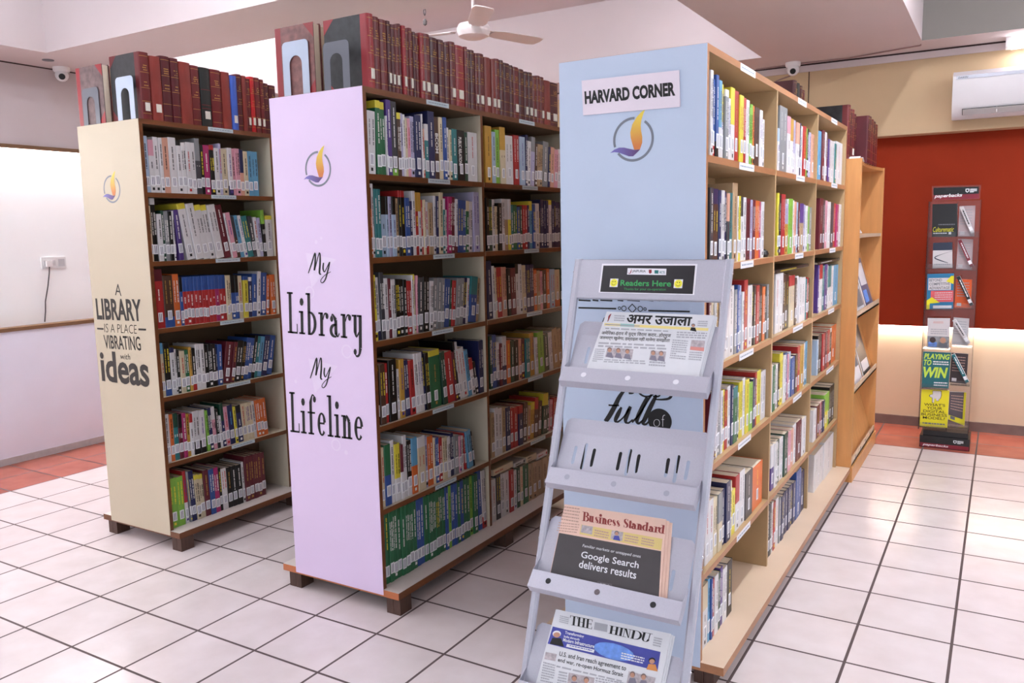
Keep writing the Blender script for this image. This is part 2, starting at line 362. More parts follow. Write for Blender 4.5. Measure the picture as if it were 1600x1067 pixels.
# lamps of the room, with added unseen tubes at right and in front
TUBE = emit('lit_tube', (.87, .94, 1.0), LAMP); STRIPM = emit('lit_strip', (1.0, .95, .93), STRIP); STRIPW = emit('lit_warm_strip', (1.0, .86, .72), STRIP * .29)
TUBER = emit('added_tube_bright', (.87, .94, 1.0), LAMP * 3.0)  # extra strong tubes added in the right recess to brighten the floor
def tube_lamp(x, y, z, l, along, where):
    r = empty('tube_light', (x, y, z), f'white fluorescent ceiling tube {where}', 'light', 'fluorescent ceiling tubes')
    dx, dy = (l / 2, .03) if along == 'x' else (.03, l / 2)
    b = MB(); b.box((-dx, -dy, -.035), (dx, dy, 0), WHITEP); b.build('batten', r)
    b = MB()
    if along == 'x': b.cyl((-dx + .02, 0, -.055), (dx - .02, 0, -.055), .016, .016, TUBER if x > 3.2 and y > 0 else TUBE, 12)
    else: b.cyl((0, -dy + .02, -.055), (0, dy - .02, -.055), .016, .016, TUBER if x > 3.2 and y > 0 else TUBE, 12)
    b.build('tube', r)
for x, y, z, l, a, wh in ((-.1, -.45, ZC, 1.2, 'y', 'in the recess nearest the left wall'), (1.2, .25, ZC, 1.2, 'x', 'in front of the cross beam'),
    (-.75, 2.3, ZC, 1.5, 'y', 'behind the cross beam by the left wall'), (.5, -.75, ZC, 1.5, 'y', 'in the recess in front of the cream bookcase'),
    (1.0, 1.75, ZC, 1.2, 'x', 'just behind the cross beam'), (2.36, 3.0, ZC, .6, 'y', 'in the recess above the far end of the blue bookcase'), (1.6, -1.9, ZC, .9, 'x', 'added as fill in front of the bookcases'), (3.80, .9, ZC, 1.5, 'y', 'added over the right aisle to brighten it'), (3.80, 2.1, ZC, .9, 'y', 'added over the far end of the right aisle'),  # right aisle tubes added to brighten the floor, front tube as fill
    (5.6, 1.6, ZC, 1.5, 'y', 'added on the far side of the right recess'), (4.4, -3.0, ZC, .9, 'x', 'added as fill above the near floor')):  # both unseen and added: one brightens the right side, one is near fill
    tube_lamp(x, y, z, l, a, wh)
b = MB(); b.box((-1.592, -3.8, 2.044), (-1.572, 4.2, 2.058), STRIPM); tag(b.build('cove_light'), 'white strip lamp under the head of the recessed left wall', 'light')
b = MB(); b.box((-1.3, YB - .04, .722), (7.0, YB - .012, .733), STRIPW); tag(b.build('cove_light'), 'warm strip lamp under the rust red wall board', 'light')

# ---------------------------------------------------------------- bookcases
WALNUT = mat('brown_wood_edge', (.43, .245, .12), .4, .18, 9, stretch=(6, 1, 6))
BEECH = mat('light_wood_edge', (.63, .43, .285), .4, .1, 9, stretch=(6, 1, 6))
ORANGEW = mat('orange_wood_end', (.72, .42, .26), .45, .12, 12)
FOOTW = mat('dark_wood_block', (.30, .20, .16), .5, .2, 18, stretch=(8, 8, 1))
SHADEB = mat('brown_back_board', (.44, .35, .27), .5, .08, 6); CREAMB = mat('cream_laminate', (.80, .76, .68), .45, .03, 6)  # brown puts shade into back boards and undersides of cream and lilac cases
TANB = mat('tan_laminate', (.69, .57, .42), .45, .04, 6)
LILAC = mat('lilac_vinyl', (.865, .785, .905), .5, .012, 5)
CREAMV = mat('cream_vinyl', (.775, .725, .635), .5, .012, 5)
BLUEV = mat('pale_blue_vinyl', (.735, .79, .875), .5, .02, 5)
TAGM = mat('pale_blue_label_paper', (.74, .80, .83), .6)
TAGW = mat('white_label_paper', (.86, .85, .87), .6)
BODYT = mat('faint_label_print', (.56, .60, .66), .7)
RINGM = mat('grey_emblem_ring', (.46, .48, .53), .5)
def grad(name, c0, c1, axis, a, b_):
    M = bpy.data.materials.new(name); M.use_nodes = True; nt = M.node_tree; N = nt.nodes; L = nt.links
    tc = N.new('ShaderNodeTexCoord'); s = N.new('ShaderNodeSeparateXYZ'); L.new(tc.outputs['Generated'], s.inputs[0])
    r = N.new('ShaderNodeValToRGB'); L.new(s.outputs[axis], r.inputs[0]); r.color_ramp.elements[0].position = a; r.color_ramp.elements[1].position = b_
    r.color_ramp.elements[0].color = (*lin(c0), 1); r.color_ramp.elements[1].color = (*lin(c1), 1); L.new(r.outputs[0], N['Principled BSDF'].inputs['Base Color']); return M
FLAMEM = grad('emblem_flame_print', (.80, .47, .24), (.90, .80, .30), 2, .1, .9)
WAVEM = grad('emblem_wave_print', (.45, .42, .72), (.36, .24, .44), 0, .1, .9)

SHELVES = {'L': [1.668, 1.358, 1.05, .73, .415], 'M': [1.681, 1.375, 1.062, .735, .408], 'R': [1.675, 1.345, 1.027, .71, .372]}
BASEZ = {'L': .092, 'M': .092, 'R': .088}
TOPZ = 1.99
CASES = {'L': dict(x0=.284, x1=.741, y0=.167, bays=[(.187, .925), (.943, 1.66)], vinyl=CREAMV, edge=WALNUT, lam=CREAMB, name='cream'),
         'M': dict(x0=1.580, x1=2.049, y0=.148, bays=[(.168, .925), (.943, 1.765)], vinyl=LILAC, edge=WALNUT, lam=CREAMB, name='lilac'),
         'R': dict(x0=2.806, x1=3.287, y0=.220, bays=[(.240, 1.075), (1.093, 1.868), (1.886, 2.66)], vinyl=BLUEV, edge=BEECH, lam=TANB, name='blue')}

def emblem(root, fr, cu, cv, R):
    """ring with a flame and a wave, R = ring radius"""
    k = R / 143.0; T = lambda p: (cu + (p[0] - 575) * k, cv - (p[1] - 745) * k)
    b = MB()
    def arc(a0, a1):
        n = 28
        for i in range(n):
            t0, t1 = [math.radians(a0 + (a1 - a0) * j / n) for j in (i, i + 1)]
            b.face([fr.P(cu + r * math.cos(t), cv + r * math.sin(t), .0006) for r, t in ((R, t0), (R, t1), (R*.885, t1), (R*.885, t0))], RINGM)
    arc(86, 198); arc(218, 414)
    b.build('emblem_ring', root, fix=False)
    b = MB(); fl = [(658,560),(628,578),(598,606),(568,650),(555,700),(558,735),(570,775),(582,812)], [(658,560),(645,590),(632,625),(627,660),(630,695),(638,735),(638,770),(622,812)]
    for i in range(7): b.face([fr.P(*T(p), .0007) for p in (fl[0][i], fl[0][i+1], fl[1][i+1], fl[1][i])], FLAMEM)
    b.build('emblem_flame', root, fix=False)
    b = MB(); wv = [(410,822),(440,802),(475,791),(510,793),(545,803),(585,813),(624,812)], [(410,822),(440,818),(475,824),(510,838),(545,852),(575,853),(624,812)]
    for i in range(6): b.face([fr.P(*T(p), .0007) for p in (wv[0][i], wv[0][i+1], wv[1][i+1], wv[1][i])], WAVEM)
    b.build('emblem_wave', root, fix=False)

LABEL_C = {'L': 'tall double sided bookcase with cream end panel reading about ideas', 'M': 'tall double sided bookcase with lilac end panel about a lifeline',
           'R': 'tall three bay bookcase with pale blue end panel behind the newspaper rack'}
PANEL = {}
for key, c in CASES.items():
    x0, x1, y0 = c['x0'], c['x1'], c['y0']; xm = (x0 + x1) / 2; y1 = c['bays'][-1][1] + .02; E, LM = c['edge'], c['lam']
    root = empty('bookcase', (xm, y0, 0), LABEL_C[key], 'bookcase', 'bookcases in a row')
    b = MB(); b.box((x0, y0 + .002, .07), (x1, y0 + .02, TOPZ), E); pan = keep(b.build('end_panel'), root)
    fr = Frame((x0, y0, 0)); PANEL[key] = (root, pan, fr)
    b = MB(); b.box((x0, y0, .07), (x1, y0 + .002, TOPZ - .001), c['vinyl']); keep(b.build('panel_facing'), pan)
    b = MB(); b.box((x0, y1 - .02, .07), (x1, y1, TOPZ - .0215), {'*': LM, 'l': E, 'r': E}); keep(b.build('end_panel'), root)
    b = MB(); b.box((xm - .006, y0 + .02, .07), (xm + .006, y1 - .02, TOPZ - .02), LM if key == 'R' else SHADEB); keep(b.build('back_board'), root)
    for (ya, yb), (yc, yd) in zip(c['bays'][:-1], c['bays'][1:]):
        for s, t in ((x0 + .001, xm - .006), (xm + .006, x1 - .001)):
            b = MB(); b.box((s, yb, BASEZ[key]), (t, yc, TOPZ - .02), {'*': LM, 'r': (LM if key == 'R' else E), 'l': E}); keep(b.build('divider'), root)
    b = MB(); b.box((x0, y0 + .02, TOPZ - .021), (x1, y1, TOPZ), {'*': LM, 'l': E, 'r': E, 'b': LM if key == 'R' else SHADEB}); keep(b.build('top_board'), root)
    for si, z in enumerate(SHELVES[key]):
        for ya, yb in c['bays']:
            for s, t in ((x0, xm - .006), (xm + .006, x1)):
                b = MB(); b.box((s, ya, z - .021), (t, yb, z), {'*': LM, 'l': E, 'r': E, 'b': LM if key == 'R' else SHADEB}); keep(b.build('shelf'), root)
    ex = .066 if key == 'L' else .075
    b = MB(); b.box((x0 - ex, y0 + .001, BASEZ[key] - .028), (x1 + ex, y1 + .01, BASEZ[key]), {'*': E, 't': mat('off_white_laminate', (.83, .79, .77), .45, .03, 6) if key != 'R' else mat('pale_beech_laminate', (.83, .735, .64), .42, .03, 6), 'f': ORANGEW if key == 'M' else E}); keep(b.build('base_board'), root)
    fy = [y0 + .006, (y0 + y1) / 2 - .03, y1 - .09] if key != 'R' else [y0 + .03, y0 + .62, 1.45, 2.1, y1 - .09]
    for y in fy:
        for s in (x0 - ex + .03, x1 + ex - .105 + (.04 if key != 'R' else 0)):
            b = MB(); b.box((s, y, 0), (s + .032, y + .07, BASEZ[key] - .028), FOOTW); b.box((s + .034, y, 0), (s + .066, y + .07, BASEZ[key] - .028), FOOTW)
            keep(b.build('foot'), root)
# shelf labels: (case, shelf edge index, px left, px right)
LBL = {'L': [(0, 325, 364), (1, 330, 369), (2, 337, 375), (3, 344, 381), (4, 354, 391), (5, 362, 398)],
       'M': [(0, 666, 701), (1, 669, 703), (2, 677, 710), (3, 675, 708), (4, 676, 709), (5, 680, 713),
             (0, 811, 835), (1, 816, 840), (2, 819, 842), (3, 823, 847), (4, 825, 848), (5, 829, 852)],
       'R': [(0, 1157, 1180), (1, 1155, 1178), (2, 1157, 1177), (3, 1155, 1177), (4, 1153, 1173), (5, 1151, 1172),
             (0, 1247, 1260), (1, 1244, 1257), (2, 1242, 1255), (3, 1239, 1254), (4, 1239, 1252), (0, 1299, 1308), (1, 1299, 1308), (2, 1296, 1305), (3, 1294, 1303), (4, 1291, 1302)]}
for key, rows in LBL.items():
    c = CASES[key]; zz = [TOPZ] + SHELVES[key]
    for si, pa, pb in rows:
        X = c['x1']; z = zz[si]; ya, yb = yat(pa, X, z - .01), yat(pb, X, z - .01)
        f2 = Frame((X, 0, z), (0, 1, 0)); b = MB(); lo = -.019 if key != 'R' else -.024
        slab(b, f2, rq(ya, lo, yb, -.001), TAGM if key != 'R' else TAGW, .0002, .0008)
        scribble(b, f2, rq(ya + .012, lo * .62, yb - .012, lo * .36), 1, BODYT, si, .8, off=.0012)
        keep(b.build('shelf_label', fix=False), PANEL[key][0])

# lettering on the cream panel
root, pan, fr = PANEL['L']
def emblem_px(key, cx, cy, rx):
    root, pan, fr = PANEL[key]; a = fr.px(cx, cy); r = abs(fr.px(cx + rx, cy)[0] - a[0]); g = bpy.data.objects
    before = set(o.name for o in g); emblem(None, fr, a[0], a[1], r)
    for o in [o for o in g if o.name not in before]: keep(o, pan)
emblem_px('L', 175, 295.5, 13.2); emblem_px('M', 497, 264, 20.5); emblem_px('R', 989.5, 217.8, 32.3)
DK = mat('dark_brown_print', (.19, .17, .16), .6)
PRINT = []
def line(root_, *a, **k):
    b = MB(); textpx_(b, *a, **k); keep(b.build('lettering', fix=False), root_)
textpx_ = textpx
textpx = lambda b, *a, **k: line(pan, *a, **k)
b = MB()
textpx(b, fr, 'A', (180, 461), (190, 462.5), (179.5, 443), DK)
textpx(b, fr, 'LIBRARY', (152, 499), (222.5, 502), (149, 466), DK, bold=.03)
textpx(b, fr, 'IS A PLACE', (163.5, 519), (214, 521.5), (163, 505.5), DK, bold=-.012)
textpx(b, fr, 'VIBRATING', (164, 544.5), (221, 548), (161.5, 523), DK, bold=.012)
textpx(b, fr, 'with', (188, 561), (203.5, 562), (188, 552), DK)
textpx(b, fr, 'ideas', (159.5, 595.5), (234.5, 605.5), (155.5, 547), DK, bold=.026)
for p in (((152, 512), (162, 512.5), (162, 515.2), (152, 514.5)), ((216.5, 513), (228.5, 513.5), (228.5, 516.5), (216.5, 516))):
    b = MB(); flat(b, fr, fr.pxs(p), DK, .0008); keep(b.build('dash', fix=False), pan)
textpx = textpx_
# lettering on the lilac panel
root, pan, fr = PANEL['M']; b = MB()
def q3(fr, bl, br, tl): a, c, d = fr.px(*bl), fr.px(*br), fr.px(*tl); return [a, c, (c[0]+d[0]-a[0], c[1]+d[1]-a[1]), d]
didtext(b, fr, 'Library', q3(fr, (450, 520), (571, 531), (448.5, 456)), INK, sw=.135, xh=.56, wd=.3); keep(b.build('lettering', fix=False), pan); b = MB()
didtext(b, fr, 'Lifeline', q3(fr, (454, 674.5), (570.5, 689), (452, 612)), INK, sw=.135, xh=.56, wd=.3); keep(b.build('lettering', fix=False), pan)
MY = ([(0,.06,.05),(.16,.55,.08),(.3,1.0,.07),(.31,.6,.1),(.27,.2,.08),(.34,.45,.05),(.5,1.02,.06),(.53,.6,.1),(.5,.1,.1),(.58,.03,.05)],
      [(.68,.56,.07),(.66,.3,.09),(.72,.14,.06),(.82,.32,.05),(.95,.6,.06),(.88,.25,.08),(.76,-.2,.07),(.62,-.36,.05),(.56,-.24,.04),(.75,.0,.04),(1.0,.16,.03)])
for bl, br, tl in (((482, 429), (517, 430), (482, 395)), ((485, 593), (518, 594), (485, 559))):
    f = quadmap(q3(fr, bl, br, tl))
    b = MB()
    for st in MY: ribbon(b, fr, [(x, y, w_ * .8) for x, y, w_ in st], INK, lambda p: f(*p))
    keep(b.build('lettering', fix=False), pan)
PALE = mat('pale_print_shapes', (.885, .82, .92), .5)
for cx, cy, r in ((484, 457, 9), (542, 549, 10), (525, 695, 9)):
    b = MB(); a = fr.px(cx, cy); R_ = r / 8 * .022
    for i in range(20):
        t0, t1 = i * .31416, (i + 1) * .31416
        b.face([fr.P(a[0] + q * math.cos(t), a[1] + q * math.sin(t), .0004) for q, t in ((R_, t0), (R_, t1), (R_*.75, t1), (R_*.75, t0))], PALE)
    keep(b.build('pale_ring', fix=False), pan)
for tri in (((478, 395), (525, 405), (487, 450)), ((482, 560), (528, 572), (492, 615))): b = MB(); flat(b, fr, fr.pxs(tri), PALE, .0003); keep(b.build('pale_triangle', fix=False), pan)
for cx, cy, r in ((494, 378, .008), (462, 596, .008), (541, 707, .009), (502, 372, .006)): b = MB(); flat(b, fr, disc(*fr.px(cx, cy), r), PALE, .0004); keep(b.build('pale_dot', fix=False), pan)
# sign plate, ornament and lettering on the blue panel
root, pan, fr = PANEL['R']; SIGNM = mat('white_sign_board', (.885, .84, .885), .4, .01)
q = fr.pxs(((912.5, 180.5), (1063.5, 167), (1062, 110), (910, 126.5)))
b = MB(); slab(b, fr, q, SIGNM, .0003, .006); sp = keep(b.build('sign_plate'), root)
b = MB(); textpx(b, fr, 'HARVARD CORNER', (915.5, 163.5), (1056.5, 150), (914.5, 143), INK, bold=.048, off=.0068); keep(b.build('sign_lettering', fix=False), sp)
b = MB()
for p0, p1 in ((904, 923), (926, 935), (938, 957), (965, 974), (980, 1000), (1011, 1021), (1022, 1032), (1038, 1048), (1058, 1068)):
    flat(b, fr, fr.pxs(((p0, 467.5), (p1, 468.5), (p1, 471), (p0, 470))), INK, .0008)
keep(b.build('lettering', fix=False), pan); b = MB()
for p0, p1, yy in ((904, 963, 479.5), (1013, 1078, 484)): flat(b, fr, fr.pxs(((p0, yy), (p1, yy + 1.5), (p1, yy + 4), (p0, yy + 2.5))), INK, .0008)
keep(b.build('lettering', fix=False), pan); b = MB()
def ringp(cx, cy, r, t, n=16):
    a = fr.px(cx, cy); k = .0021
    for i in range(n):
        t0, t1 = 2*math.pi*i/n, 2*math.pi*(i+1)/n
        b.face([fr.P(a[0] + q_*k*math.cos(t_), a[1] + q_*k*math.sin(t_), .0008) for q_, t_ in ((r, t0), (r, t1), (r-t, t1), (r-t, t0))], INK)
ringp(968, 481.5, 2.6, 1.1); ringp(975, 481.8, 4.3, 1.2); ringp(988, 481.8, 7.4, 1.8, 4); ringp(1000.5, 482.5, 4.3, 1.2); ringp(1008, 482.8, 2.6, 1.1)
keep(b.build('ornament', fix=False), pan); b = MB()
flat(b, fr, fr.pxs(((941, 503), (944, 496), (947, 496), (946, 503))), INK, .0008)
keep(b.build('lettering', fix=False), pan); b = MB()
for x in (908, 928, 969, 987, 1000, 1047, 1064): b = MB(); ribbon(b, fr, [(*fr.px(x + 5, 690), .012), (*fr.px(x, 715), .020), (*fr.px(x - 4, 740), .016)], INK); keep(b.build('lettering', fix=False), pan)
b = MB()
Z = lambda x, y: fr.px(820 + x / 4.446, 590 + y / 4.446)
KW = .00066
def st(pts): ribbon(b, fr, [(*Z(x, y), w_ * KW) for x, y, w_ in pts], INK)
st([(722,105,14),(748,100,18),(755,85,14),(735,72,7),(700,82,12),(660,130,20),(625,200,24),(585,270,24),(560,305,22)]); st([(582,190,9),(620,193,8),(655,192,9)])
st([(672,205,10),(650,250,22),(630,295,18),(645,308,10),(690,270,7),(725,215,12)]); st([(735,200,16),(712,255,22),(700,300,18),(718,316,10),(750,290,6)])
st([(745,310,10),(800,250,8),(860,150,10),(890,110,12),(930,88,14),(985,95,12),(1018,120,14),(1000,145,12),(950,152,9),(900,150,6)])
st([(850,135,14),(815,210,22),(780,290,20),(792,318,12),(825,290,6)]); st([(915,120,14),(880,190,22),(835,285,22),(820,318,14),(845,322,10),(870,290,6)])
st([(788,75,12),(800,110,10),(835,130,9),(875,125,8),(905,100,8),(890,82,6),(860,88,6),(880,120,5)]); st([(850,85,6),(900,78,9),(940,100,10),(930,130,8),(890,128,6)])
keep(b.build('lettering', fix=False), pan); b = MB()
a = Z(938, 300); flat(b, fr, disc(*a, .0395, 36), INK, .0007)
q = [Z(895, 340), Z(978, 340), Z(978, 258), Z(895, 258)]; text(b, fr, 'of', q, PAPER, bold=-.03, off=.0011)
keep(b.build('lettering', fix=False), pan)
# ---------------------------------------------------------------- books
PALET = dict(W=((.875,.86,.875),'white'), C=((.86,.79,.65),'cream'), G=((.53,.54,.56),'grey'), K=((.055,.05,.055),'black'), N=((.13,.15,.36),'navy'),
    B=((.17,.33,.66),'blue'), S=((.35,.64,.82),'sky blue'), T=((.15,.50,.52),'teal'), E=((.12,.43,.26),'green'), L=((.50,.75,.22),'lime'),
    Y=((.90,.83,.18),'yellow'), O=((.90,.40,.13),'orange'), R=((.76,.14,.15),'red'), M=((.43,.11,.17),'maroon'), P=((.89,.60,.68),'pink'),
    H=((.73,.13,.42),'magenta'), V=((.34,.22,.56),'purple'), U=((.71,.69,.84),'lavender'), D=((.32,.20,.15),'brown'), A=((.72,.59,.44),'tan'),
    F=((.10,.28,.21),'dark green'), Z=((.24,.24,.27),'charcoal'), X=((.88,.62,.52),'peach'), Q=((.80,.59,.18),'gold'), J=((.66,.76,.88),'pale blue'))
def muted(c, k=.14): g = .3 * c[0] + .59 * c[1] + .11 * c[2]; return tuple((x * (1 - k) + g * k) * .94 for x in c)
COVER = {k: mat('cover_' + v[1].replace(' ', '_'), muted(v[0]), .36, .05, 25, objrand=.07) for k, v in PALET.items()}
PAGES = mat('book_pages', (.86, .80, .72), .85, .06, 3, stretch=(1, 60, 1))
STICK = mat('spine_label_paper', (.92, .92, .94), .6)
STICKINK = mat('spine_label_print', (.30, .30, .42), .7)
TW = mat('title_white', (.92, .91, .90), .5); TK = mat('title_black', (.06, .05, .06), .5); TY = mat('title_yellow', (.93, .84, .25), .5)
TR = mat('title_red', (.72, .14, .16), .5); TV = mat('title_purple', (.33, .24, .55), .5); TG = mat('title_gold', (.72, .55, .27), .4)
TCOL = dict(P=TR, B=TV, M=TR, E=TK, O=TY, Q=TG, N=TV, W=TW, K=TK, Y=TY, R=TR, V=TV, C=TG, Z=TK, S=mat('title_blue', (.3, .6, .8), .5), F=mat('title_green', (.1, .3, .24), .5))
ORD = ['first','second','third','fourth','fifth','sixth','seventh','eighth','ninth','tenth','eleventh','twelfth','thirteenth','fourteenth','fifteenth','sixteenth','seventeenth',
       'eighteenth','nineteenth','twentieth','twenty-first','twenty-second','twenty-third','twenty-fourth','twenty-fifth','twenty-sixth','twenty-seventh','twenty-eighth',
       'twenty-ninth','thirtieth','thirty-first','thirty-second','thirty-third','thirty-fourth','thirty-fifth','thirty-sixth','thirty-seventh','thirty-eighth','thirty-ninth','fortieth',
       'forty-first','forty-second','forty-third','forty-fourth','forty-fifth']

